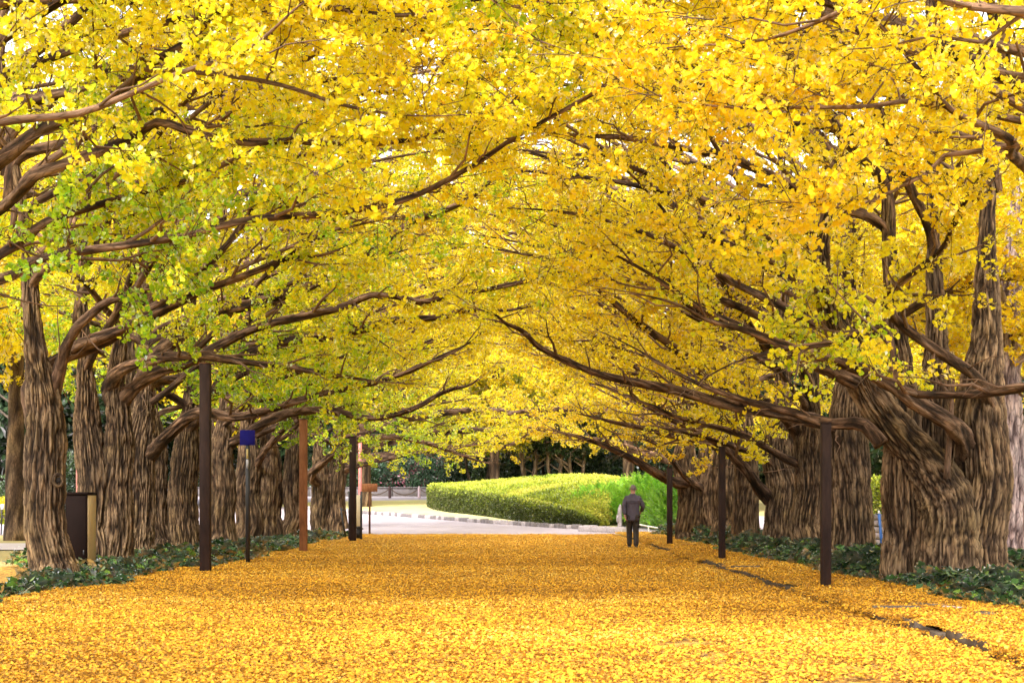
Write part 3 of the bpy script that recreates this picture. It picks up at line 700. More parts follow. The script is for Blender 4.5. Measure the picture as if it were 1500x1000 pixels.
# limbs read off the photograph: tree, photo points, distance at root and tip, half widths in photo pixels, rooted in the trunk?
TR = [
 # nearest right tree
 ('R2', [(1256, 562), (1215, 540), (1165, 513), (1100, 480), (1036, 451), (1000, 430), (950, 400)], 22.1, 21.0, 12, 3, 0),
 ('R2', [(1438, 668), (1420, 636), (1392, 617), (1342, 588), (1305, 559), (1240, 530), (1160, 508), (1100, 485), (1040, 470)], 21.6, 20.0, 19, 4, 1),
 ('R2', [(1290, 650), (1262, 622), (1216, 622), (1160, 606), (1100, 590), (1040, 570), (980, 540)], 22.0, 23.5, 12, 3, 0),
 ('R2', [(1482, 640), (1455, 560), (1392, 520), (1353, 491), (1320, 462), (1306, 442), (1317, 419), (1342, 397), (1385, 361), (1400, 320)], 21.5, 19.0, 11, 4, 1),
 ('R1', [(1600, 560), (1500, 570), (1389, 577), (1330, 570), (1315, 540), (1312, 510), (1299, 480), (1223, 501), (1158, 510)], 18, 18.6, 9, 4, 1),
 # second right tree: the long arm that sweeps to the middle
 ('R3', [(1250, 690), (1230, 628), (1173, 610), (1100, 596), (1047, 584), (1000, 571), (946, 560), (878, 545), (824, 523), (788, 505), (766, 484), (741, 474)], 28.2, 25.5, 12, 3, 1),
 ('R3', [(1262, 600), (1259, 440), (1169, 397), (1140, 386), (1090, 368), (1036, 347), (985, 330)], 28, 25, 11, 4, 1),
 ('R4', [(1180, 640), (1140, 597), (1047, 563), (1000, 518), (932, 469), (867, 415)], 32.6, 30.5, 10, 4, 1),
 ('R4', [(1190, 690), (1150, 668), (1100, 640), (1050, 624), (1000, 612), (960, 596)], 32.6, 31.0, 7, 3, 1),
 ('R5', [(1138, 730), (1115, 715), (1095, 690), (1060, 655), (1020, 630), (975, 610), (930, 585)], 36.1, 35.0, 11, 3, 1),
 ('R5', [(1150, 700), (1130, 672), (1085, 655), (1040, 640), (1000, 632)], 36.1, 34.5, 7, 3, 1),
 ('R6', [(1096, 680), (1060, 660), (1020, 645), (985, 640), (940, 628), (900, 618)], 40, 38.5, 8, 3, 1),
 ('R8', [(1015, 715), (985, 705), (955, 690), (925, 672), (890, 655), (850, 640)], 48.6, 47, 10, 3, 1),
 ('R8', [(1030, 720), (1012, 705), (995, 690), (975, 665), (960, 650), (930, 640)], 48.5, 47, 6, 2, 1),
 # out of frame right
 ('R1', [(1560, 215), (1500, 209), (1467, 206), (1427, 191), (1393, 177), (1370, 157), (1350, 123), (1300, 57), (1270, 17)], 15, 13.4, 9, 2.5, 1),
 ('R1', [(1372, 157), (1330, 153), (1267, 163), (1167, 163), (1090, 158)], 13.9, 13.2, 5, 2, 0),
 ('R1', [(1500, 209), (1440, 213), (1400, 213), (1383, 233), (1333, 263), (1287, 287)], 14.6, 14.3, 5, 2, 0),
 ('R0', [(1640, 60), (1560, 35), (1500, 27), (1433, 23), (1383, 13), (1340, -10), (1280, -40)], 10.4, 10.9, 10, 4, 1),
 ('R0', [(1400, -60), (1287, 0), (1217, 40), (1150, 63), (1090, 63)], 11.6, 12.5, 6, 2, 0),
 ('R3', [(1262, 300), (1130, 140), (1020, 105), (933, 80), (867, 57), (833, 33), (793, 3)], 27.5, 23, 12, 5, 1),
 ('R1', [(1640, 140), (1500, 85), (1423, 90), (1347, 104), (1260, 120)], 15.5, 14.5, 6, 2, 1),
 # left trees
 ('L2', [(40, 600), (35, 560), (67, 530), (100, 513), (150, 493), (200, 457), (247, 427), (297, 390), (340, 350)], 23.4, 25.0, 13, 5, 1),
 ('L2', [(100, 513), (143, 497), (213, 470), (277, 437), (363, 403), (420, 380)], 23.9, 26.0, 10, 4, 0),
 ('L2', [(70, 580), (100, 490), (120, 470), (153, 443), (190, 427), (213, 397), (233, 367)], 23.5, 22.5, 9, 4, 1),
 ('L1', [(-120, 420), (0, 397), (50, 383), (110, 370), (187, 360), (267, 347), (367, 323), (500, 312), (593, 293), (687, 247), (753, 203), (860, 143)], 17, 15.5, 9, 3, 1),
 ('L1', [(-120, 410), (0, 357), (73, 327), (130, 308), (187, 290), (273, 267), (330, 240)], 17, 18.2, 9, 4, 1),
 ('L1', [(-100, 330), (0, 293), (67, 260), (133, 240), (207, 213), (243, 193), (290, 207), (370, 222), (420, 218), (500, 222), (567, 217), (633, 200), (733, 160)], 17, 16.4, 10, 3, 1),
 ('L1', [(-110, 290), (0, 207), (50, 177), (110, 150), (170, 113), (207, 83), (267, 53), (330, 10)], 17.2, 15.5, 14, 4, 1),
 ('L1', [(190, 100), (300, 100), (400, 113), (500, 147), (560, 165)], 16.0, 15.4, 5, 2, 0),
 ('L0', [(-200, 220), (0, 163), (100, 143), (167, 117), (260, 90), (360, 75)], 11.5, 12.2, 8, 3, 1),
 ('L3', [(140, 330), (170, 190), (283, 77), (333, 57), (383, 33), (430, -10)], 30, 28, 14, 8, 1),
 ('L3', [(150, 570), (167, 547), (213, 530), (283, 523), (350, 530), (410, 537), (470, 545)], 29.7, 28.5, 11, 4, 1),
 ('L3', [(165, 590), (187, 567), (233, 540), (267, 530), (320, 500), (367, 477), (433, 460), (500, 444), (540, 428), (622, 438), (662, 430), (716, 422), (777, 410)], 29.7, 28.5, 11, 3, 1),
 ('L3', [(150, 240), (300, 130), (450, 60), (600, 15), (720, -25)], 29.8, 26, 10, 3, 1),
 ('L1', [(-60, 120), (100, 50), (300, 5), (450, 0), (620, 20)], 17.2, 16, 8, 3, 1),
 ('L4', [(205, 680), (228, 655), (250, 636), (288, 607), (310, 606), (348, 612), (392, 602), (436, 588), (470, 578), (518, 568), (593, 547), (650, 520)], 33.3, 31.5, 11, 3, 1),
 ('L4', [(205, 560), (290, 470), (400, 440), (520, 390), (600, 330), (690, 290)], 33.3, 31, 12, 4, 1),
 ('L5', [(260, 640), (300, 590), (345, 530), (420, 500), (500, 490), (575, 470), (640, 465), (700, 452)], 37, 35, 11, 4, 1),
 ('L6', [(325, 660), (350, 640), (420, 605), (480, 600), (540, 612), (600, 600), (660, 570)], 43, 41.5, 9, 3, 1),
 ('L7', [(368, 690), (380, 668), (392, 653), (419, 625), (470, 608), (520, 590)], 47, 45.5, 6, 3, 1),
 ('L9', [(470, 715), (455, 697), (477, 676), (511, 649), (560, 640), (610, 645), (660, 660)], 59, 57, 8, 3, 1),
 ('L10', [(497, 690), (540, 672), (590, 662), (640, 656), (700, 660), (760, 645)], 66, 64, 9, 3, 1),
 ('L10', [(497, 650), (560, 620), (640, 605), (720, 600), (790, 612)], 66.5, 68, 9, 3, 1),
 ('L10', [(497, 670), (570, 645), (650, 632), (730, 630), (800, 635)], 66.5, 71, 9, 3, 1),
 ('R10', [(1042, 700), (960, 668), (900, 650), (840, 640), (790, 628)], 63.5, 64, 9, 3, 1),
 ('R10', [(1042, 660), (950, 620), (880, 600), (810, 600), (750, 605)], 63.7, 66, 9, 3, 1),
 ('L9', [(480, 700), (520, 682), (560, 672), (600, 664), (650, 655), (700, 650)], 59.3, 60.5, 6, 2, 1),
]
for key, pts, y0, y1, r0, r1, root in TR:
    t = T[key]; n = len(pts); f = np.linspace(0, 1, n); Y = y0+(y1-y0)*f
    p = np.array([P(a, b, yv) for (a, b), yv in zip(pts, Y)])-t.o
    # the trace bows a little in depth so that limbs are not flat
    p[:, 1] += np.sin(f*math.pi)*t.r.uniform(-.5, .5)
    rad = (r0+(r1-r0)*f**.8)*Y/F
    if root == 2:
        p = np.vstack([p[0]+np.array([.16, .20, -1.5]), p[0]+np.array([.10, .06, -.62]), p]); rad = np.r_[rad[0]*.45, rad[0]*.8, rad]
    elif root:
        i = t.nearest_axis(p[0]); z = max(1.3, p[0][2]-.8); c, rr = t.axis(z, i)
        c[1] += .10; dy = c[1]-p[0][1]; p[0][1] += dy; p[1][1] += dy*.5
        p = np.vstack([c, p]); rad = np.r_[rad[0]*.9, rad[0]*1.25, rad[1:]]
    d = p[-1]-p[-2]; d /= np.linalg.norm(d)
    e1 = p[-1]+d*.6+t.r.normal(0, .1, 3); e2 = e1+d*.6+t.r.normal(0, .16, 3)
    p = np.vstack([p, e1, e2]); rad = np.r_[rad, rad[-1]*.55, .005]
    t.limb(p, rad, dens=.7 if key in ('R2', 'L2') else .9, start=.45 if key in ('R2', 'L2') else .3, sec=.8 if y0 < 19 else 1.15)
# the low fork of the nearest right tree: a stem that rises beside the others and leans out over the avenue
t = T['R2']; q = [(1392, 885, 56), (1391, 840, 50), (1390, 790, 46), (1386, 738, 43), (1362, 688, 34), (1325, 645, 28), (1290, 600, 26), (1262, 555, 24), (1238, 505, 20), (1216, 455, 17), (1204, 405, 14), (1206, 340, 10), (1225, 270, 6), (1240, 230, 2)]
t.limb(np.array([P(a, b, 21.95+.05*k) for k, (a, b, c) in enumerate(q)])-t.o, np.array([c*21.95/F for a, b, c in q]), dens=.7, start=.55, sec=1.1, stem=True)
t = T['R2']; q = np.array([P(1387, 700, 21.70), P(1390, 650, 21.66), P(1393, 610, 21.66), P(1397, 555, 21.68)])-t.o
t.limb(q, np.array([.05, .042, .036, .02]), bare=True)
t = T['L2']; kp = P(85, 703, 23.26)-t.o
mb = MB(); a_ = np.linspace(0, 2*math.pi, 17)
mb.tube(np.c_[kp[0]+.055*np.cos(a_), kp[1]+.02*np.cos(a_), kp[2]+.085*np.sin(a_)], [.032]*17, 8, 40, bark=.01); kn = mb.build('knothole', M_BARK, t.root, True, True)
mb = MB(); mb.tube([kp+np.array([0, -.012, 0]), kp+np.array([-.01, .1, 0])], [.045, .03], 12, 2); mb.build('hollow', simple('dark hollow', (.008, .005, .004), .95), kn)
tot = 0
for k, t in T.items():
    s_ = 1 if k[0] == 'L' else -1
    n_ = int(k[1:])
    lo = {'R2': 5.0, 'R3': 3.8, 'L2': 4.6, 'L3': 4.0}.get(k, 3.2 if n_ > 1 else 4.6)
    t.grow(9 if n_ > 1 else 8, s_, 8.4, lo, 10.8, .9)
    t.sweep(11, s_, max(lo-.4, 2.9), 9.5)
    tot += t.crown()
print('sprays', tot)

# ------------------------------------------------------------------ ivy
def ivy_bed(name, fn, n, label):
    x, y, h = fn(n)
    z = h*np.sqrt(rng.uniform(.25, 1, len(x)))+.03
    k = vnoise(np.c_[x*.9, y*.55, x*0+4]) > .33; x, y, h = x[k], y[k], h[k]
    z = h*np.sqrt(rng.uniform(.25, 1, len(x)))+.03
    t = np.clip(rng.normal(.40, .22, len(x)), 0, .85)
    o = scatter(name, 'ivy', np.c_[x, y, z], np.c_[rng.normal(-.1, .35, len(x)), rng.normal(0, .35, len(x)), rng.uniform(-.9, .9, len(x))], rng.uniform(.75, 1.3, len(x)), t)
    tag(o, label, 'ivy')
def ivy_left(n):
    y = 18+42*rng.random(n)**1.3; cx_ = np.interp(y, [18, 23.5, 27, 31, 36, 42, 50, 60], [-7.4, -6.75, -7.0, -6.9, -6.6, -6.9, -7.0, -7.3])
    w = .9+vnoise(np.c_[y*.6, y*0, y*0])*.7
    u = rng.uniform(-1.7, 1, n); x = cx_+u*w-.35
    h = (.02+.27*vnoise(np.c_[x*1.3, y*1.3, y*0]))*np.clip((1-u)*2.2, .12, 1)
    k = ~((x < -7.0) & (y > 26.0) & (y < 28.3) & (rng.random(n) < .85)); return x[k], y[k], h[k]
def ivy_right(n):
    y = 14+44*rng.random(n)**1.25; e = 4.75+.5*vnoise(np.c_[y*.55, y*0+3, y*0])+np.clip((19-y)*.02, 0, .2)
    u = rng.random(n); x = e+u*(7.4-e)
    h = (.05+.46*vnoise(np.c_[x*1.1, y*1.1, y*0+9]))*np.clip(u*7, .12, 1)+.05
    return x, y, h
ivy_bed('ivy', ivy_left, 7500, 'dark green ivy around the foot of the left trunks')
ivy_bed('ivy', ivy_right, 11000, 'glossy dark ivy bank around the foot of the right trunks')

# ------------------------------------------------------------------ posts, signs and cabinet
def corten(name, a, b, c):
    m, nt, bs = mat(name); tc = N(nt, 'ShaderNodeTexCoord').outputs['Object']
    mp = N(nt, 'ShaderNodeMapping'); mp.inputs['Scale'].default_value = (1, 1, .25); nt.links.new(tc, mp.inputs[0])
    nt.links.new(ramp(nt, noise(nt, 7, 6, .65, mp.outputs[0]), [(.3, a), (.5, b), (.72, c)]), bs.inputs['Base Color'])
    bs.inputs['Roughness'].default_value = .7; bs.inputs['Specular IOR Level'].default_value = .12; bump(nt, bs, noise(nt, 60, 3, .6, tc), .15, .005); return m
M_POST = corten('dark steel post', (.017, .010, .009), (.030, .017, .014), (.050, .028, .021))
M_RUST = corten('rusty steel', (.11, .045, .022), (.24, .095, .04), (.34, .15, .065))
M_RUSTD = corten('rusty dark steel', (.05, .024, .014), (.11, .05, .026), (.18, .08, .04))
def post(px, pyb, pyt, wpx, label, m, m2=None, group='square steel posts along the avenue'):
    x, y, z = at(px, pyb); h = (pyb-pyt)*y/F; w = wpx*y/F
    o = thing('steel_post', (x, y, z), label, 'post', group)
    b = MB(); b.box((0, 0, h/2-.05), (w, w, h+.1), bev=.008); b.build('shaft', m, o)
    c = MB(); c.box((0, 0, h+.012), (w*1.06, w*1.06, .02), bev=.004); c.build('cap', m2 or m, o)
    c = MB(); c.box((0, 0, .012), (w*1.5, w*1.5, .024), bev=.004); c.build('base_plate', m2 or m, o)
    return o
post(301, 838, 533, 15, 'tallest dark brown steel post, left side in front of the ivy', M_POST, M_RUSTD)
post(444.5, 808, 616, 11, 'rusty orange brown steel post on the left by the furrowed trunks', M_RUST)
post(517, 793, 640, 9.5, 'dark steel post in front of the information board at the left end', M_POST)
post(1209.5, 869, 621, 14, 'dark steel post nearest the camera on the right', M_POST)
post(1057.5, 824, 655, 9.5, 'middle dark steel post of the right side', M_POST)
post(981, 802, 686, 8, 'farthest dark steel post right of the walking man', M_POST)

M_BLACK = simple('black painted steel', (.018, .016, .018), .45, .2)
M_BLUE = simple('blue sign enamel', (.012, .010, .15), .7, .08); M_BLUE.node_tree.nodes['Principled BSDF'].inputs['Specular IOR Level'].default_value = .1
M_WHITE = simple('white paint', (.78, .76, .76), .5, .06)
x, y, z = at(363, 825); s = y/F
o = thing('blue_sign', (x, y, z), 'small plain blue square sign on a thin black pole', 'sign')
b = MB(); b.tube([(0, 0, -.05), (0, 0, (825-640)*s)], [3.3*s, 3.3*s], 12, 2); b.build('pole', M_BLACK, o, True)
b = MB(); b.box((0, -.045, (825-641)*s), (22*s, .02, 22*s), bev=.004); b.build('panel', M_BLUE, o)
b = MB(); b.box((0, .0, (825-641)*s), (5*s, .06, 12*s)); b.build('bracket', M_BLACK, o)
b = MB(); b.box((0, -.052, (825-664.5)*s), (2.6*s, .012, 14*s)); b.build('sticker', simple('ochre sticker', (.55, .42, .16), .5), o)
b = MB(); b.box((0, -.052, (825-679)*s), (3.2*s, .012, 13*s)); b.build('sticker', simple('grey sticker', (.42, .40, .42), .5), o)

# cabinet
Y = 28.0; s = Y/F; x0, x1 = X(95, Y), X(127.5, Y)
o = thing('metal_cabinet', ((x0+x1)/2, Y+.29, 0), 'tall dark brown metal cabinet with a beige side between the left trunks', 'cabinet')
M_CAB = simple('dark brown enamel', (.010, .005, .004), .75, .15, 3); M_CAB.node_tree.nodes['Principled BSDF'].inputs['Specular IOR Level'].default_value = .08; M_BEIGE = simple('beige enamel', (.50, .36, .18), .55, .1, 3)
w = x1-x0; h = 1.36
b = MB(); b.box((0, 0, h/2+.04), (w-.01, .58, h-.05), bev=.01); b.build('body', M_CAB, o)
b = MB(); b.box((0, -.297, h/2+.05), (w-.04, .014, h-.13), bev=.006); d = b.build('door', M_CAB, o)
b = MB(); b.box((w*.36, -.310, .34), (.025, .014, .09), bev=.004); b.build('handle', M_BLACK, d)
b = MB(); b.box((w/2+.004, .01, h/2+.05), (.014, .52, h-.10), bev=.004); b.build('side_panel', M_BEIGE, o)
b = MB(); b.box((0, 0, h+.03), (w+.05, .64, .05), bev=.012); b.build('lid', M_CAB, o)
b = MB(); b.box((0, 0, .0), (w+.03, .6, .14), bev=.01); b.build('plinth', M_KERB, o)

# brown board on a thin stand, information board, slanted stake, pink poles
x, y, z = at(541.5, 782); s = y/F
o = thing('notice_sign', (x, y, z), 'small rusty brown sign board on a thin stand by the road', 'sign')
b = MB(); b.tube([(0, 0, -.05), (0, 0, (782-712)*s)], [1.5*s, 1.5*s], 8, 2); b.build('stand', M_RUSTD, o, True)
b = MB(); b.box((0, -.04, (782-714)*s), (23*s, .05, 12*s), bev=.01); b.build('board', M_RUST, o)
x, y, z = at(521, 791); y += .5; s = y/F
o = thing('information_board', (X(520.5, y), y, z), 'beige information board in a black frame behind the dark post', 'board')
b = MB(); b.box((-.0, 0, (791-748)*s), (17*s, .05, 46*s), bev=.008); b.build('panel', simple('cream panel', (.72, .62, .42), .6, .08), o)
for sx in (-1, 1):
    b = MB(); b.box((sx*8.7*s-(0.0), 0, (791-756)*s), (2.8*s, .09, 72*s), bev=.008); b.build('frame_post', M_BLACK, o)
b = MB(); b.box((0, 0, (791-773)*s), (17*s, .06, 4*s)); b.build('lower_rail', M_BLACK, o)
b = MB(); b.box((0, 0, (791-782)*s), (17*s, .04, 13*s)); b.build('skirt', M_BLACK, o)
M_PINK = simple('faded red paint', (.62, .22, .20), .6, .12)
def pole(px, Y, pyt, rpx, label, m, name='painted_pole'):
    s = Y/F; x = X(px, Y); z = float(gz(x, Y)); t = CAMZ+(CY-pyt)*s
    o = thing(name, (x, Y, z), label, 'pole', 'faded red poles')
    b = MB(); b.tube([(0, 0, -.1), (0, 0, t-z)], [rpx*s, rpx*s], 12, 2); b.build('shaft', m, o, True)
    b = MB(); b.tube([(0, 0, t-z), (0, 0, t-z+.05)], [rpx*s*1.15, rpx*s*1.0], 12, 2); b.build('cap', m, o, True)
    b = MB(); b.tube([(0, 0, -.02), (0, 0, .05)], [rpx*s*2, rpx*s*1.8], 12, 2); b.build('foot', M_BLACK, o, True)
pole(527.5, 66, 640, 2.6, 'faded pink red pole behind the information board', M_PINK)
pole(113.5, 35, 600, 2.2, 'faded pink red pole standing behind the cabinet', M_PINK)
x, y, z = at(507, 788)
o = thing('leaning_stake', (x, y, z), 'thin dark stake leaning beside the last left trunk', 'stake')
s = y/F; b = MB(); b.tube([(0, 0, -.05), (-8*s, 0, 44*s)], [1.4*s, 1.2*s], 8, 2); b.build('rod', M_BLACK, o, True)
b = MB(); b.tube([(-8*s, 0, 44*s), (-3*s, 0, 40*s)], [1.2*s, .8*s], 6, 2); b.build('hook', M_BLACK, o, True)
x, y, z = at(66, 857)
b = MB(); bm = bmesh.new(); bmesh.ops.create_icosphere(bm, subdivisions=3, radius=.09)
for v in bm.verts: v.co = Vector((v.co.x*1.25, v.co.y, v.co.z*.85))*(1+.18*(vnoise(np.array([[*v.co]])*9)[0]-.5))
me = bpy.data.meshes.new('stone'); bm.to_mesh(me); bm.free(); me.polygons.foreach_set('use_smooth', [True]*len(me.polygons)); me.materials.append(simple('tan stone', (.40, .26, .16), .9, .2, 20, bmp=.3))
o = bpy.data.objects.new('stone', me); link(o); o.location = (x, y, .05); tag(o, 'rounded tan stone at the foot of the leaning left trunk', 'stone')

# ------------------------------------------------------------------ hedge, mound, junipers beyond the road
hb = [(631, 742), (640, 746), (660, 750), (690, 753), (725, 757.5), (765, 763), (800, 768), (830, 772), (852, 773.5), (872, 772)]
ht = [29, 31, 31, 31, 30, 28, 26.5, 23, 16, 6]
hp = np.array([at(*p) for p in hb]); hh = np.array([h*p[1]/F for h, p in zip(ht, hp)])
crest = np.array([711, 709, 706, 703, 700, 700, 704, 712, 722, 742])         # photo height of the mound's crest behind each point
seg = np.r_[0, np.cumsum(np.linalg.norm(np.diff(hp, axis=0), axis=1))]
U = np.linspace(0, seg[-1], 60); ip = lambda a: np.interp(U, seg, a)
bx, by, bz, bh = ip(hp[:, 0]), ip(hp[:, 1]), ip(hp[:, 2]), ip(hh)
back = np.array([.42, .91])
M_HBASE = ground_mat('hedge twigs', [(.3, (.05, .055, .012)), (.7, (.11, .12, .02))], 3, 30)
M_MOUND = ground_mat('mound turf', [(.3, (.30, .36, .06)), (.5, (.40, .46, .08)), (.72, (.46, .42, .10))], 1.2, 20)
prof = [(0.0, 0.02), (-.05, .35), (-.05, .8), (.1, .97), (.5, 1.0), (1.1, .98), (1.15, .3), (1.1, 0)]
V = np.array([[(bx[i]+back[0]*o, by[i]+back[1]*o, bz[i]+bh[i]*k) for (o, k) in prof] for i in range(60)])
i = np.arange(59)[:, None]*len(prof); j = np.arange(len(prof)-1)[None]; k = len(prof)
mb = MB(); mb.add(V.reshape(-1, 3), np.stack([i+j, i+k+j, i+k+j+1, i+j+1], 2).reshape(-1, 4))
hedge = thing('clipped_hedge', (*hp[4][:2], hp[4][2]), 'low clipped hedge curving along the front of the green mound', 'hedge')
hl = np.array(hp[4])
ho = mb.build('branches', M_HBASE, hedge, True); ho.location = -hl
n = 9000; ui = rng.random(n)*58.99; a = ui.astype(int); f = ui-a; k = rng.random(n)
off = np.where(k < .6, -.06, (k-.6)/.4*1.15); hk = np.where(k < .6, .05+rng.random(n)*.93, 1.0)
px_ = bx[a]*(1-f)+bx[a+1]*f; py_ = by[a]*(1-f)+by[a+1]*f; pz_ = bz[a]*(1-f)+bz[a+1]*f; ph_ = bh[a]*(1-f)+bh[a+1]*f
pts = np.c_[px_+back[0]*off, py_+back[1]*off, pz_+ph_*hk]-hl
tint = np.where(k < .6, -.22+.36*hk**4, .44)+.25*(vnoise(np.c_[px_, py_, hk*3])-.5)+rng.normal(0, .08, n)  # side dark, top bright: light from above put into the leaf tint
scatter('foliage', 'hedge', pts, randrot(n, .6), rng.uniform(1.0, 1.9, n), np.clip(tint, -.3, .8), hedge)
# mound
nv = 24; vv = np.linspace(.6, 13, nv)
Y1 = by+back[1]*9; zt = CAMZ+(CY-ip(crest))*Y1/F
MV = np.zeros((60, nv, 3))
for q, v in enumerate(vv):
    k = min(1, v/9.0); up = math.sin(k*math.pi/2) if v < 9 else math.cos((v-9)/8*math.pi/2)
    MV[:, q, 0] = bx+back[0]*v; MV[:, q, 1] = by+back[1]*v; MV[:, q, 2] = (bz+bh-.02)+(np.maximum(zt-(bz+bh), 0))*up
mb = MB(); i = np.arange(59)[:, None]*nv; j = np.arange(nv-1)[None]
mb.add(MV.reshape(-1, 3), np.stack([i+j, i+nv+j, i+nv+j+1, i+j+1], 2).reshape(-1, 4))
mo = mb.build('grassy_mound', M_MOUND, smooth=True); mo['kind'] = 'structure'
n = 9000; ui = rng.random(n)*58.99; vj = rng.random(n)**1.3*(nv-1.01); a = ui.astype(int); b_ = vj.astype(int)
fa = (ui-a)[:, None]; fb = (vj-b_)[:, None]
pt = (MV[a, b_]*(1-fa)+MV[a+1, b_]*fa)*(1-fb)+(MV[a, b_+1]*(1-fa)+MV[a+1, b_+1]*fa)*fb
tint = .33+.9*(vnoise(pt*np.array([.7, .5, .7]))-.5)+rng.normal(0, .08, n)
o = scatter('mound_foliage', 'hedge', pt, randrot(n, .3), rng.uniform(1.0, 2.2, n), np.clip(tint+.16, 0, .8))
tag(o, 'sunlit yellow green low shrubs covering the mound', 'ground cover')

def bush(name, key, x, y, rx, ry, h, n, label, group=None, tlo=.1, thi=.6, stem=True, cat='bush', scl=(.8, 1.3), up=.5):
    z = float(gz(x, y)); o = thing(name, (x, y, z), label, cat, group)
    d = unit(n); d[:, 2] = np.abs(d[:, 2]); rr = rng.uniform(.55, 1, n)**.5
    lump = .75+.45*vnoise(d*2.2+x)
    p = d*rr[:, None]*lump[:, None]*np.array([rx, ry, h])
    R = rotmat(d*np.array([1, 1, .6])+unit(n)*.35+np.array([0, 0, up]), unit(n)*.4+np.array([0, 0, 1.]))
    t = tlo+(thi-tlo)*np.clip(vnoise(p*1.4+y)*1.4-.2+rng.normal(0, .15, n), 0, 1)
    scatter('foliage', key, p, eul(R), rng.uniform(*scl, n), t, o)
    if stem:
        mb = MB()
        for q in range(5):
            e = unit(1)[0]*np.array([rx, ry, 0])*.4; mb.tube([(e[0]*.15, e[1]*.15, -.1), (e[0]*.5, e[1]*.5, h*.4), (e[0], e[1], h*.8)], [.06, .045, .02], 6, 6)
        mb.build('stems', M_DARKBARK, o, True, True)
    return o
jl = ['low bright green juniper at the right end of the clipped hedge', 'bright green juniper directly left of the walking man', 'feathery green juniper behind the walking man', 'tall bright juniper between the man and the far right post', 'juniper just behind the far right post', 'juniper showing between the far right post and the last double trunk']
JUN = 1
for (px, py, Y, rx, h), lab in zip([(858, 772, 71, 1.1, 1.0), (880, 772, 72, 1.2, 1.5), (907, 772, 72.5, 1.4, 2.0), (942, 772, 70, 1.7, 2.3), (975, 775, 68, 1.6, 2.25), (1012, 778, 66, 1.7, 2.2)], jl):
    bush('juniper_bush', 'juniper', X(px, Y), Y, rx, rx, h*.76, 750, lab, 'junipers beyond the road', .05, .75)

# granite low wall, stone post, white handrails
w0, w1 = at(850, 778), at(916, 781)
o = thing('granite_wall', (w0[0], w0[1], w0[2]), 'low pale granite block wall at the end of the hedge', 'wall')
d = np.array(w1)-np.array(w0); L = np.linalg.norm(d[:2]); a = math.atan2(d[1], d[0]); s = w0[1]/F; pos = 0
for l in (.48, .62, .66): 
    l = l*L/1.76; b = MB(); c = (pos+l/2)*d/L; b.box((0, 0, 0), (l-.02, .3, 10*s), bev=.015); q = b.build('block', M_GRAN, o)
    q.location = (c[0], c[1], 4*s+c[2]); q.rotation_euler = (0, 0, a); pos += l
x, y, z = at(908, 774); s = y/F
o = thing('stone_marker', (x, y, z), 'narrow pale stone marker post beside the walking man', 'stone marker')
b = MB(); b.tube([(0, 0, -.1), (0, 0, 20*s), (0, 0, 30*s), (.5*s, 0, 35*s)], [3.6*s, 3.2*s, 2.6*s, 1.1*s], 6, 10, bark=.02); b.build('shaft', M_GRAN, o, False, True)
b = MB(); b.box((-3.4*s, -.03, 15*s), (3.4*s, .12, 11*s), bev=.02); b.build('side_stone', M_GRAN, o)
b = MB(); b.box((0, 0, 1*s), (9*s, .3, 3*s), bev=.02); b.build('foot', M_GRAN, o)
def rail(pts, label, posts, r=.028, low=None, name='handrail'):
    pts = np.array(pts); o = thing(name, pts[0]*np.array([1, 1, 0]), label, 'handrail', 'white handrails'); q = pts-np.array([pts[0][0], pts[0][1], 0])
    b = MB(); b.tube(q, [r]*len(q), 8, len(q)*4); b.build('top_rail', M_WHITE, o, True)
    if low:
        b = MB(); b.tube(q-np.array([0, 0, low]), [r*.8]*len(q), 8, len(q)*4); b.build('lower_rail', M_WHITE, o, True)
    for k, hgt in posts:
        p = q[k]; b = MB(); b.tube([(p[0], p[1], p[2]-hgt), (p[0], p[1], p[2])], [r, r], 8, 2); b.build('upright', M_WHITE, o, True)
rail([P(923, 765, 62.5), P(937, 768, 61.8), P(950, 770.5, 61), P(982, 776, 60), P(1012, 781, 59)], 'low white handrail descending to the right of the walking man', [(0, .6), (2, .55), (4, .55)], .030, .36)
rail([P(909, 716, 71), P(911, 710, 71), P(915, 707, 71), P(919, 708, 71), P(934, 713, 70), P(945, 716, 70)], 'bent white pipe handrail rising over the juniper above the man', [(0, 1.2), (5, 1.2)], .045)

# rope fence and retaining wall far left, beyond the road
M_WALLG = simple('grey concrete', (.15, .13, .14), .9, .15, 4, bmp=.2)
o = thing('retaining_wall', (X(555, 113), 113, float(gz(0, 113))), 'low grey retaining wall at the back left across the road', 'wall')
wall_len = 26.0; q = 0
for c in np.arange(-16, 8, 2.0):
    b = MB(); b.box((c, 0, .25), (1.97, .35, .62), bev=.02); b.build('block', M_WALLG, o)
    b = MB(); b.box((c, -.02, .60), (1.97, .45, .09), bev=.02); b.build('coping', M_WALLG, o)
o = thing('rope_fence', (X(571, 108), 108, float(gz(0, 108))), 'short pale posts with a sagging rope across the road', 'rope fence')
prev = None
for k, px in enumerate((528, 571, 614, 657)):
    x = X(px, 108)-X(571, 108)
    b = MB(); b.tube([(x, 0, -.1), (x, 0, .72), (x, 0, .8)], [.105, .1, .06], 10, 6); b.build('post', M_PALEBARK if k != 2 else simple('pinkish paint', (.68, .52, .56), .7), o, True)
    if prev is not None:
        t = np.linspace(0, 1, 9); b = MB(); b.tube(np.c_[prev+(x-prev)*t, np.zeros(9), .68-.5*4*t*(1-t)*.9], [.03]*9, 6, 16); b.build('rope', M_STUMP, o, True)
    prev = x

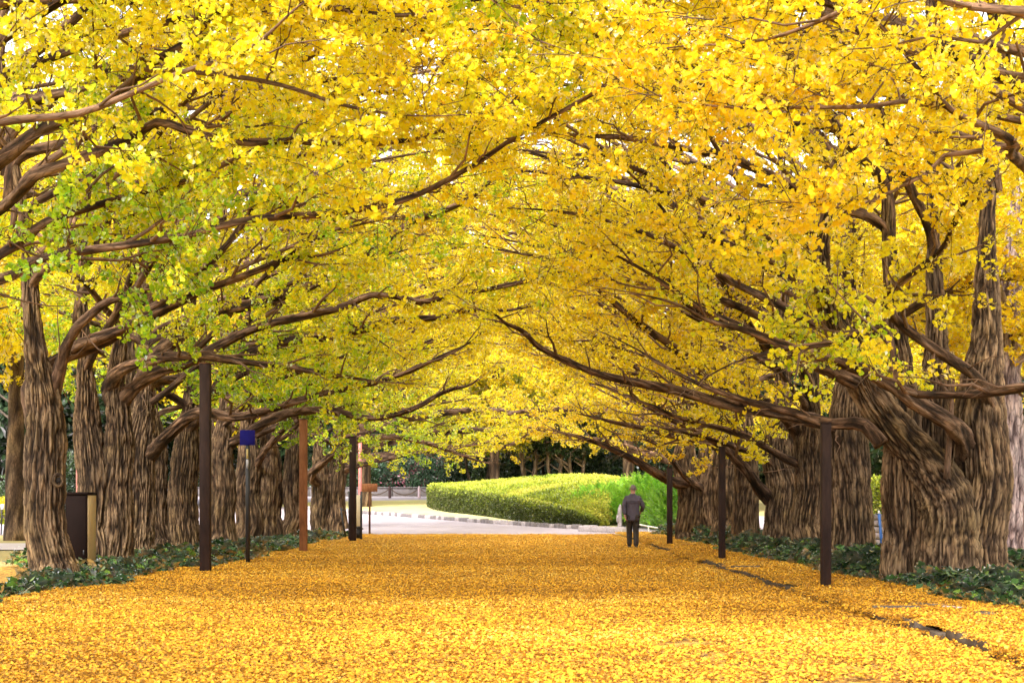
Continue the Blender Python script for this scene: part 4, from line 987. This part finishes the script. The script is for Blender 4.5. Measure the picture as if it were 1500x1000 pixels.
# ------------------------------------------------------------------ background trees and shrubs
def golden(x, y, h, r, zb, n, label):
    z = float(gz(x, y)); o = thing('ginkgo_tree', (x, y, z), label, 'tree', 'golden ginkgos beyond the road'); mb = MB()
    mb.tube([(0, 0, -.2), (0, 0, 2), (.1, 0, h*.5), (.1, .1, h*.95)], [.4, .33, .2, .04], 16, 30, bark=.04)
    for q in range(10):
        a = q*2.4; zz = h*(.3+.05*q)
        mb.tube([(0, 0, zz), (math.cos(a)*r*.4, math.sin(a)*r*.4, zz+r*.25), (math.cos(a)*r*.85, math.sin(a)*r*.85, zz+r*.38)], [.12, .08, .02], 6, 10)
    mb.build('trunk', M_BARK, o, True, True)
    d = unit(n); rr = rng.uniform(.35, 1, n)**.5; lump = .7+.5*vnoise(d*2.5+x*3)
    p = d*(rr*lump)[:, None]*np.array([r, r, (h-zb)/2])+np.array([0, 0, (h+zb)/2])
    scatter('crown', 'ginkgo', p, randrot(n, .6), rng.uniform(1.6, 2.4, n), np.clip(.5+.4*(vnoise(p*.5+x)-.5)+rng.normal(0, .05, n), .2, .75), o)
def tree(name, key, x, y, h, r, label, group, n=900, trunks=1, tlo=.0, thi=.5, zb=.35, bark=None, tr=.25, cat='tree', scl=(2.2, 3.6)):
    z = float(gz(x, y)); o = thing(name, (x, y, z), label, cat, group); mb = MB()
    for q in range(trunks):
        a = q/trunks*6.28+x; e = np.array([math.cos(a), math.sin(a)])*(.0 if trunks == 1 else r*.30)
        mb.tube([(e[0]*.2, e[1]*.2, -.2), (e[0]*.55, e[1]*.55, h*.22), (e[0]*.9, e[1]*.9, h*.5), (e[0]*1.3, e[1]*1.3, h*.85)], np.array([1.15, .9, .6, .15])*tr, 12, 24, bark=.03)
        for w in range(4):
            b_ = rng.uniform(0, 6.28); zz = h*rng.uniform(.25, .6); c = e*.8
            mb.tube([(c[0], c[1], zz), (c[0]+math.cos(b_)*r*.4, c[1]+math.sin(b_)*r*.4, zz+h*.1), (c[0]+math.cos(b_)*r*.75, c[1]+math.sin(b_)*r*.75, zz+h*.2)], np.array([.4, .25, .1])*tr, 6, 8)
    mb.build('trunk', bark or M_DARKBARK, o, True, True)
    d = unit(n); rr = rng.uniform(.3, 1, n)**.45; lump = .7+.55*vnoise(d*2.5+x*3)
    p = d*(rr*lump)[:, None]*np.array([r, r, h*(1-zb)/2])+np.array([0, 0, h*(zb+(1-zb)/2)])
    t = tlo+(thi-tlo)*np.clip(vnoise(p*.8+y)*1.3-.15+rng.normal(0, .15, n), 0, 1)
    scatter('crown', key, p, randrot(n, .8), rng.uniform(*scl, n), t, o)
kinds = ['dark evergreen with a broad crown', 'blackish evergreen with a dense crown', 'tall dark evergreen']
places = ['beyond the road', 'behind the retaining wall', 'behind the mound', 'at the back of the garden']
GRP = 'dark evergreens closing the background'
ORD = 'first second third fourth fifth sixth seventh eighth ninth tenth eleventh twelfth thirteenth fourteenth fifteenth sixteenth seventeenth'.split()
ev = [(-62, 118), (-54, 112), (-46, 108), (-38, 116), (-31, 110), (-24, 120), (-17, 119), (-11, 121), (-5, 122), (1, 121), (7, 122), (13, 120), (20, 116), (27, 110), (34, 104), (42, 100)]
for i, (x, y) in enumerate(ev):
    tree('evergreen_tree', 'everg', x, y, rng.uniform(13, 17), rng.uniform(4.5, 6), f'dark evergreen of the shady belt beyond the road, {ORD[i]} from the left', GRP, 1000, 1, 0, .45, .12)
ev2 = [(-26, 82), (-22.5, 88), (-30, 90), (-36, 80), (-19, 96), (16, 84), (20, 76), (24, 92)]
for i, (x, y) in enumerate(ev2):
    tree('evergreen_tree', 'everg', x, y, rng.uniform(10, 14), rng.uniform(3.5, 4.5), ['dark evergreen left of the avenue, nearest the dry lawn', 'dark evergreen left of the avenue, in the middle of its group', 'dark evergreen left of the avenue, at the back of the dry lawn', 'dark evergreen at the far left edge of the dry lawn', 'dark evergreen left of the avenue, closest to the road', 'dark evergreen right of the avenue, nearest the junipers', 'dark evergreen right of the avenue, behind the stone wall', 'dark evergreen right of the avenue, farthest back'][i], 'dark evergreens beside the avenue', 900, 1, 0, .5, .22, tr=.35)
# shrubs in front of the belt
bush('camellia_bush', 'camellia', X(600, 114.5), 114.5, 2.3, 1.4, 3.9, 330, 'dark camellia dotted with pink flowers behind the rope fence', None, .15, .62, scl=(1.2, 1.9))
bush('camellia_bush', 'camellia', X(655, 115.5), 115.5, 1.6, 1.3, 3.3, 200, 'sparser camellia with pink flowers just left of the hedge', None, .1, .55, scl=(1.2, 1.9))
bush('evergreen_shrub', 'everg', X(505, 114.5), 114.5, 2.4, 1.4, 3.6, 380, 'grey green shrub seen left of the dark post across the road', None, .2, 1.0, scl=(1.2, 2))
bush('evergreen_shrub', 'everg', X(715, 112), 112, 1.4, 1.2, 4.0, 240, 'bright leaved evergreen shrub rising behind the mound', None, .4, 1.0, scl=(1.2, 2))
bush('evergreen_shrub', 'everg', X(685, 113), 113, 1.8, 1.2, 3.6, 240, 'olive brown shrub between the camellia and the mound', None, .0, .25, scl=(1.2, 2))
bush('evergreen_shrub', 'everg', X(875, 105), 105, 2.6, 1.3, 3.2, 380, 'blackish shrub behind the right end of the mound', None, .0, .25, scl=(1.2, 2))
for i, x in enumerate(np.linspace(-34, 30, 17)):
    bush('understory_shrub', 'everg', x, 117+1.5*math.sin(i*2.1), 2.8, 1.5, rng.uniform(3.4, 5.5), 260, f'blackish green shrub of the thicket under the dark trees, {ORD[i]} from the left', 'thicket under the dark trees', .0, .35, scl=(1.8, 2.8))
for px, lab, hh_ in ((775, 'bare stemmed small tree with pale trunks behind the left of the mound', 6.5), (812, 'spreading pale stemmed small tree behind the crest of the mound', 7), (845, 'pale multi stemmed small tree behind the right of the mound', 6)):
    tree('garden_tree', 'everg', X(px, 104), 104, hh_, 2.8, lab, 'pale stemmed trees behind the mound', 420, 4, .15, .8, .5, M_STUMP, .15, scl=(1.2, 2.2))
for (x, y, h, r, zb, lab) in [(-9, 92, 21, 7.5, 4.6, 'golden ginkgo across the road at the left'), (-1.5, 97, 25, 9, 5.0, 'golden ginkgo rising behind the mound'), (6.5, 93, 21, 7.5, 5.0, 'golden ginkgo behind the junipers'), (14, 86, 14, 6, 4, 'golden ginkgo to the right of the junipers'), (-16, 86, 14, 6, 4.5, 'golden ginkgo at the far left of the road')]:
    golden(x, y, h, r, zb, 2200 if h > 18 else 1400, lab)
for (x, y, h, r, lab) in [(14.5, 24, 13, 5.2, 'golden ginkgo beyond the largest right trunk'), (15.5, 34, 14, 5.4, 'golden ginkgo behind the stone wall, nearer one'), (15, 45, 14, 5.4, 'golden ginkgo behind the stone wall, middle one'), (15.5, 57, 14, 5.4, 'golden ginkgo behind the far end of the stone wall'), (-17.5, 28, 13, 5.2, 'golden ginkgo out left of the leaning trunk'), (-17.5, 40, 14, 5.4, 'golden ginkgo left of the avenue by the grey path'), (-17, 53, 14, 5.4, 'golden ginkgo left of the avenue in the dry lawn'), (-7.5, -2, 13, 6.5, 'left ginkgo of the unseen pair added behind the viewer for shade'), (7.2, -3, 13, 6.5, 'right ginkgo of the unseen pair added behind the viewer for shade')]:  # the pair behind the viewer is unseen, added to shade the near ground
    golden(x, y, h, r, 5.2, 1500, lab)
# olive green crowns arching over the end of the avenue
for (px, Y, h, r, lab) in [(700, 101, 9.0, 4.6, 'olive green tree drooping in front of the dark belt at the middle'), (800, 106, 9.5, 4.6, 'olive gold tree over the mound')]:
    tree('broadleaf_tree', 'olive', X(px, Y), Y, h, r, lab, 'olive trees past the end of the avenue', 1100, 2, .15, .9, .36, None, .12, scl=(1.5, 2.4))

# right side: pale trunk, stone wall with hedge, dry grass
o = thing('pale_trunk_tree', (8.75, 28, 0), 'rough pale greyish pink trunk at the right edge behind the ivy', 'tree')
mb = MB(); mb.tube([(0, 0, -.2), (0, 0, .3), (.02, 0, 1.5), (0, .1, 3.5), (.2, .2, 7)], [.36, .29, .26, .23, .1], 48, 70, bark=.05, freq=18); mb.build('trunk', M_PALEBARK, o, True, True)
mb = MB()
for q in range(6):
    a = rng.uniform(0, 6.28); mb.tube([(0, .1, 2.6+q*.5), (math.cos(a)*.8, math.sin(a)*.8, 3.2+q*.5), (math.cos(a)*1.8, math.sin(a)*1.8, 4+q*.5)], [.07, .05, .015], 8, 8)
mb.build('limbs', M_PALEBARK, o, True, True)
n = 420; d = unit(n); scatter('crown', 'ginkgo', d*rng.uniform(.5, 1, (n, 1))*np.array([2.2, 2.2, 1.8])+np.array([0, 0, 5.4]), randrot(n, .5), rng.uniform(.9, 1.3, n), np.clip(rng.normal(.6, .1, n), .2, .8), o)
o = thing('stone_wall', (10.6, 40, 0), 'coursed grey purple stone wall beyond the right row of trunks', 'wall')
M_STONE = simple('grey purple stone', (.36, .30, .33), .9, .3, 7, bmp=.4); M_STONE2 = simple('dark grey stone', (.27, .23, .26), .9, .3, 7, bmp=.4)
ms = {}
mort = MB(); mort.box((.06, 0, .42), (.3, 36, .92)); mort.build('core', M_KERB, o)
for row in range(5):
    yy = -18+(row % 2)*.22
    while yy < 17.8:
        l = rng.choice([.5, .62, .74, .9])
        key = (l, int(rng.random() < .4))
        if key not in ms:
            b = MB(); b.box((0, 0, 0), (.12, l-.025, .165), bev=.02); ms[key] = b.mesh('stone', (M_STONE, M_STONE2)[key[1]], attrs=False)
        if len([1 for c in o.children]) < 300:
            q = bpy.data.objects.new('stone', ms[key]); link(q, o); q.location = (-.12+rng.uniform(-.015, .015), yy+l/2, .09+row*.185)
        yy += l
n = 1800; o = thing('clipped_hedge', (11.0, 40, 0), 'green hedge on top of the stone wall at the right', 'hedge')
b = MB(); b.box((0, 0, 1.25), (.7, 35.5, .9)); b.build('branches', M_HBASE, o)
k = rng.random(n); scatter('foliage', 'hedge', np.c_[np.where(k < .6, -.38, rng.uniform(-.38, .38, n)), rng.uniform(-18, 18, n), np.where(k < .6, rng.uniform(.85, 1.8, n), 1.75)], randrot(n, .6), rng.uniform(1.2, 2.2, n), rng.uniform(.1, .5, n), o)
n = 260; scatter('dry_grass', 'tuft', np.c_[rng.uniform(7.6, 9.8, n), rng.uniform(23, 29, n), np.full(n, -.02)], randrot(n, .15), rng.uniform(.6, 1.4, n), rng.uniform(0, .6, n)); tag(bpy.data.objects['dry_grass'], 'straw coloured dry grass behind the ivy at the right edge', 'grass')
# left gap: grey trunk, bare sapling with a label
o = thing('bare_tree', (X(27, 66), 66, 0), 'grey straight trunk standing in the dry lawn at far left', 'tree')
mb = MB(); mb.tube([(0, 0, -.2), (0, 0, 2), (.1, 0, 5), (.1, .3, 9)], [.22, .18, .16, .08], 16, 30, bark=.03); mb.build('trunk', M_DARKBARK, o, True, True)
mb = MB()
for q in range(8):
    a = rng.uniform(0, 6.28); mb.tube([(.05, .1, 3+q*.7), (math.cos(a)*.9, math.sin(a)*.9, 3.8+q*.7), (math.cos(a)*2, math.sin(a)*2, 4.6+q*.7)], [.06, .04, .01], 6, 8)
mb.build('limbs', M_DARKBARK, o, True, True)
x, y, z = at(11, 781); s = y/F
o = thing('bare_sapling', (x, y, z), 'small bare forked sapling in the dry lawn at far left', 'sapling')
mb = MB(); mb.tube([(0, 0, -.05), (0, 0, 14*s), (-2*s, 0, 20*s), (-8*s, 0, 27*s), (-11*s, 0, 38*s)], [1.9*s, 1.4*s, 1.2*s, .9*s, .5*s], 8, 16); mb.tube([(0, 0, 13*s), (2*s, 0, 20*s), (8*s, 0, 26*s), (12*s, 0, 36*s), (18*s, 0, 42*s)], [1.3*s, 1.1*s, .9*s, .7*s, .3*s], 8, 16)
mb.build('stems', M_DARKBARK, o, True, True)
x, y, z = at(1.5, 783); s = y/F
o = thing('plant_label', (x, y, z), 'white plant label on a thin dark stake at the left edge', 'label stake')
b = MB(); b.tube([(0, 0, -.05), (1.5*s, 0, 42*s)], [1.1*s, 1.0*s], 8, 2); b.build('stake', M_BLACK, o, True)
b = MB(); b.box((2.5*s, -.03, 41*s), (5*s, .02, 8*s), .2); b.build('tag_plate', M_WHITE, o)
for (px, Y, rx, h, lab) in [(18, 72, 2.6, 1.0, 'low ochre and green shrub under the dark trees at far left'), (62, 76, 2.4, 2.4, 'twiggy dark shrub between the two nearest left trunks'), (105, 70, 2.5, 2.8, 'twiggy shrub seen over the cabinet')]:
    bush('garden_shrub', 'olive' if px == 18 else 'everg', X(px, Y), Y, rx, 1.2, h, 260, lab, None, .1, .8, scl=(.8, 1.6))
x, y, z = at(1281, 838); 
o = thing('blue_stake', (X(1294.5, 33), 33, 0), 'thin blue and white stake glimpsed behind the largest right trunk', 'stake')
b = MB(); b.tube([(0, 0, -.1), (-.1, 0, 1.0)], [.035, .03], 8, 2); b.build('rod', simple('blue paint', (.05, .16, .50), .5), o, True)
b = MB(); b.tube([(-.1, 0, 1.0), (-.105, 0, 1.06)], [.034, .02], 8, 2); b.build('cap', M_WHITE, o, True)

# ------------------------------------------------------------------ the walking man
def skin(name, verts, edges, rad, m, parent, sub=2, root=0):
    me = bpy.data.meshes.new(name); me.from_pydata([Vector(v) for v in verts], edges, []); me.update()
    o = bpy.data.objects.new(name, me); link(o)
    md = o.modifiers.new('s', 'SKIN'); md.use_smooth_shade = True
    sv = me.skin_vertices[0].data
    for i, r in enumerate(rad): sv[i].radius = r if isinstance(r, tuple) else (r, r); sv[i].use_root = (i == root)
    sb = o.modifiers.new('d', 'SUBSURF'); sb.levels = sub; sb.render_levels = sub
    dg = bpy.context.evaluated_depsgraph_get(); nm = bpy.data.meshes.new_from_object(o.evaluated_get(dg))
    bpy.data.objects.remove(o); nm.name = name; nm.materials.clear(); nm.materials.append(m); nm.polygons.foreach_set('use_smooth', [True]*len(nm.polygons))
    q = bpy.data.objects.new(name, nm); link(q, parent); return q
mx, my, mz = at(927, 803.5)
man = thing('person', (mx, my, 0), 'man in a dark purple grey jacket and brown trousers walking away from the camera', 'person', None, 0)
M_SKIN = simple('skin', (.42, .22, .16), .6, .08, 20); M_JACK = simple('jacket cloth', (.072, .058, .084), .8, .25, 9, bmp=.4)
M_TROU = simple('trouser cloth', (.028, .020, .016), .85, .25, 9, bmp=.4); M_SHOE = simple('shoe leather', (.03, .018, .014), .5, .2); M_HAIR = simple('greying hair', (.16, .12, .12), .85, .35, 60, bmp=.4)
# joints (x right, y ahead, z up): mid-stride, left leg ahead, right leg pushing off; left arm hangs back, right arm bent ahead
J = dict(pel=(0, 0, .93), sp=(0, .01, 1.10), ch=(0, .03, 1.30), nb=(0, .03, 1.44), nk=(.005, .045, 1.50), hd=(.012, .06, 1.60), tp=(.014, .06, 1.69),
 lh=(-.095, .01, .90), lk=(-.082, .13, .50), la=(-.080, .12, .09), lt=(-.09, .27, .045),
 rh=(.095, 0, .90), rk=(.082, .02, .49), ra=(.078, -.16, .10), rt=(.088, -.02, .045),
 ls=(-.185, .03, 1.355), le=(-.255, -.03, 1.12), lw=(-.215, -.09, .88), lp=(-.20, -.095, .82),
 rs=(.185, .03, 1.355), re=(.285, .02, 1.13), rw=(.235, .20, 1.00), rp=(.21, .26, .98))
def chain(names): return [J[n] for n in names]
body_n = ['pel', 'sp', 'ch', 'nb', 'nk', 'hd', 'tp', 'lh', 'lk', 'la', 'lt', 'rh', 'rk', 'ra', 'rt', 'ls', 'le', 'lw', 'lp', 'rs', 're', 'rw', 'rp']
ix = {n: i for i, n in enumerate(body_n)}
E = [('pel', 'sp'), ('sp', 'ch'), ('ch', 'nb'), ('nb', 'nk'), ('nk', 'hd'), ('hd', 'tp'), ('pel', 'lh'), ('lh', 'lk'), ('lk', 'la'), ('la', 'lt'), ('pel', 'rh'), ('rh', 'rk'), ('rk', 'ra'), ('ra', 'rt'), ('ch', 'ls'), ('ls', 'le'), ('le', 'lw'), ('lw', 'lp'), ('ch', 'rs'), ('rs', 're'), ('re', 'rw'), ('rw', 'rp')]
rad = dict(pel=.13, sp=.125, ch=.13, nb=.07, nk=.055, hd=.085, tp=.055, lh=.085, lk=.055, la=.04, lt=.03, rh=.085, rk=.055, ra=.04, rt=.03, ls=.055, le=.042, lw=.028, lp=.032, rs=.055, re=.042, rw=.028, rp=.032)
bodyo = skin('body', chain(body_n), [(ix[a], ix[b]) for a, b in E], [rad[n] for n in body_n], M_SKIN, man)
# hands: five fingers each, rooted in the palm
for nm, wn_, pn in (('hand', 'lw', 'lp'), ('hand', 'rw', 'rp')):
    p = np.array(J[pn]); w = np.array(J[wn_]); d = p-w; d /= np.linalg.norm(d); sd = np.array([0, 1., 0]) if nm and pn == 'lp' else np.array([0, .1, 1.]); sd -= d*sd.dot(d); sd /= np.linalg.norm(sd); nn = np.cross(d, sd)
    vs = [tuple(w), tuple(p)]; es = [(0, 1)]; rs = [.027, (.034, .026)]
    for q, (o_, l) in enumerate([(-.032, .062), (-.011, .075), (.011, .07), (.031, .056)]):
        a = p+sd*o_+d*.012; i0 = len(vs); vs += [tuple(a), tuple(a+d*l*.5+nn*.008), tuple(a+d*l*.85+nn*.03)]; es += [(1, i0), (i0, i0+1), (i0+1, i0+2)]; rs += [.0105, .009, .0075]
    a = w+(p-w)*.5-sd*.03; i0 = len(vs); vs += [tuple(a), tuple(a-sd*.028+d*.03), tuple(a-sd*.03+d*.062)]; es += [(0, i0), (i0, i0+1), (i0+1, i0+2)]; rs += [.012, .0105, .009]
    skin(nm, vs, es, rs, M_SKIN, man, 1)
def off(n, dx=0, dy=0, dz=0): a = J[n]; return (a[0]+dx, a[1]+dy, a[2]+dz)
# jacket: wide shoulders, straight hem below the hips, sleeves to the wrists
jv = [off('pel', 0, 0, -.21), off('pel', 0, 0, -.10), off('sp'), off('ch', 0, -.01, -.06), off('ch', 0, 0, .05), off('nb', 0, 0, .0), off('nb', 0, .0, .055),
      off('ls', .02, 0, 0), off('ls', -.01, -.0, -.06), off('le'), off('lw', 0, 0, .02), off('rs', -.02, 0, 0), off('rs', .01, 0, -.06), off('re'), off('rw', 0, -.02, .0)]
je = [(0, 1), (1, 2), (2, 3), (3, 4), (4, 5), (5, 6), (4, 7), (7, 8), (8, 9), (9, 10), (4, 11), (11, 12), (12, 13), (13, 14)]
jr = [(.225, .175), (.205, .16), (.195, .15), (.20, .15), (.165, .125), (.095, .085), (.082, .08), .085, .08, .066, .052, .085, .08, .066, .052]
jk = skin('jacket', jv, je, jr, M_JACK, man, 2, 2)
# trousers
tv = [off('pel', 0, 0, -.02), off('lh', 0, 0, -.06), off('lk', 0, 0, .0), off('la', 0, 0, -.03), off('rh', 0, 0, -.06), off('rk'), off('ra', 0, 0, -.04)]
skin('trousers', tv, [(0, 1), (1, 2), (2, 3), (0, 4), (4, 5), (5, 6)], [(.15, .125), (.108, .115), .088, .070, (.108, .115), .088, .070], M_TROU, man, 2)
for a, t_ in (('la', 'lt'), ('ra', 'rt')):
    v = [off(a, 0, -.05, -.045), off(a, 0, .03, -.03), off(t_, 0, .0, 0)]
    skin('shoe', v, [(0, 1), (1, 2)], [(.042, .045), (.046, .05), (.045, .032)], M_SHOE, man, 2)
# head details: back of the hair, ears, nose
bm = bmesh.new(); bmesh.ops.create_icosphere(bm, subdivisions=3, radius=1)
for v in bm.verts: v.co = Vector((v.co.x*.080, v.co.y*.099, v.co.z*.096))
bmesh.ops.delete(bm, geom=[f for f in bm.faces if f.calc_center_median().y > .055 and f.calc_center_median().z < .045 or f.calc_center_median().z < -.05], context='FACES')
me = bpy.data.meshes.new('hair'); bm.to_mesh(me); bm.free(); me.polygons.foreach_set('use_smooth', [True]*len(me.polygons)); me.materials.append(M_HAIR)
hr = bpy.data.objects.new('hair', me); link(hr, man); hr.location = (J['hd'][0], J['hd'][1]-.008, 1.628)
for sx in (-1, 1):
    skin('ear', [(J['hd'][0]+sx*.088, .06, 1.575), (J['hd'][0]+sx*.096, .055, 1.60), (J['hd'][0]+sx*.094, .052, 1.625)], [(0, 1), (1, 2)], [(.008, .014), (.009, .02), (.008, .016)], M_SKIN, man, 1)
skin('nose', [(J['hd'][0], .14, 1.62), (J['hd'][0], .165, 1.585)], [(0, 1)], [.010, .015], M_SKIN, man, 1)
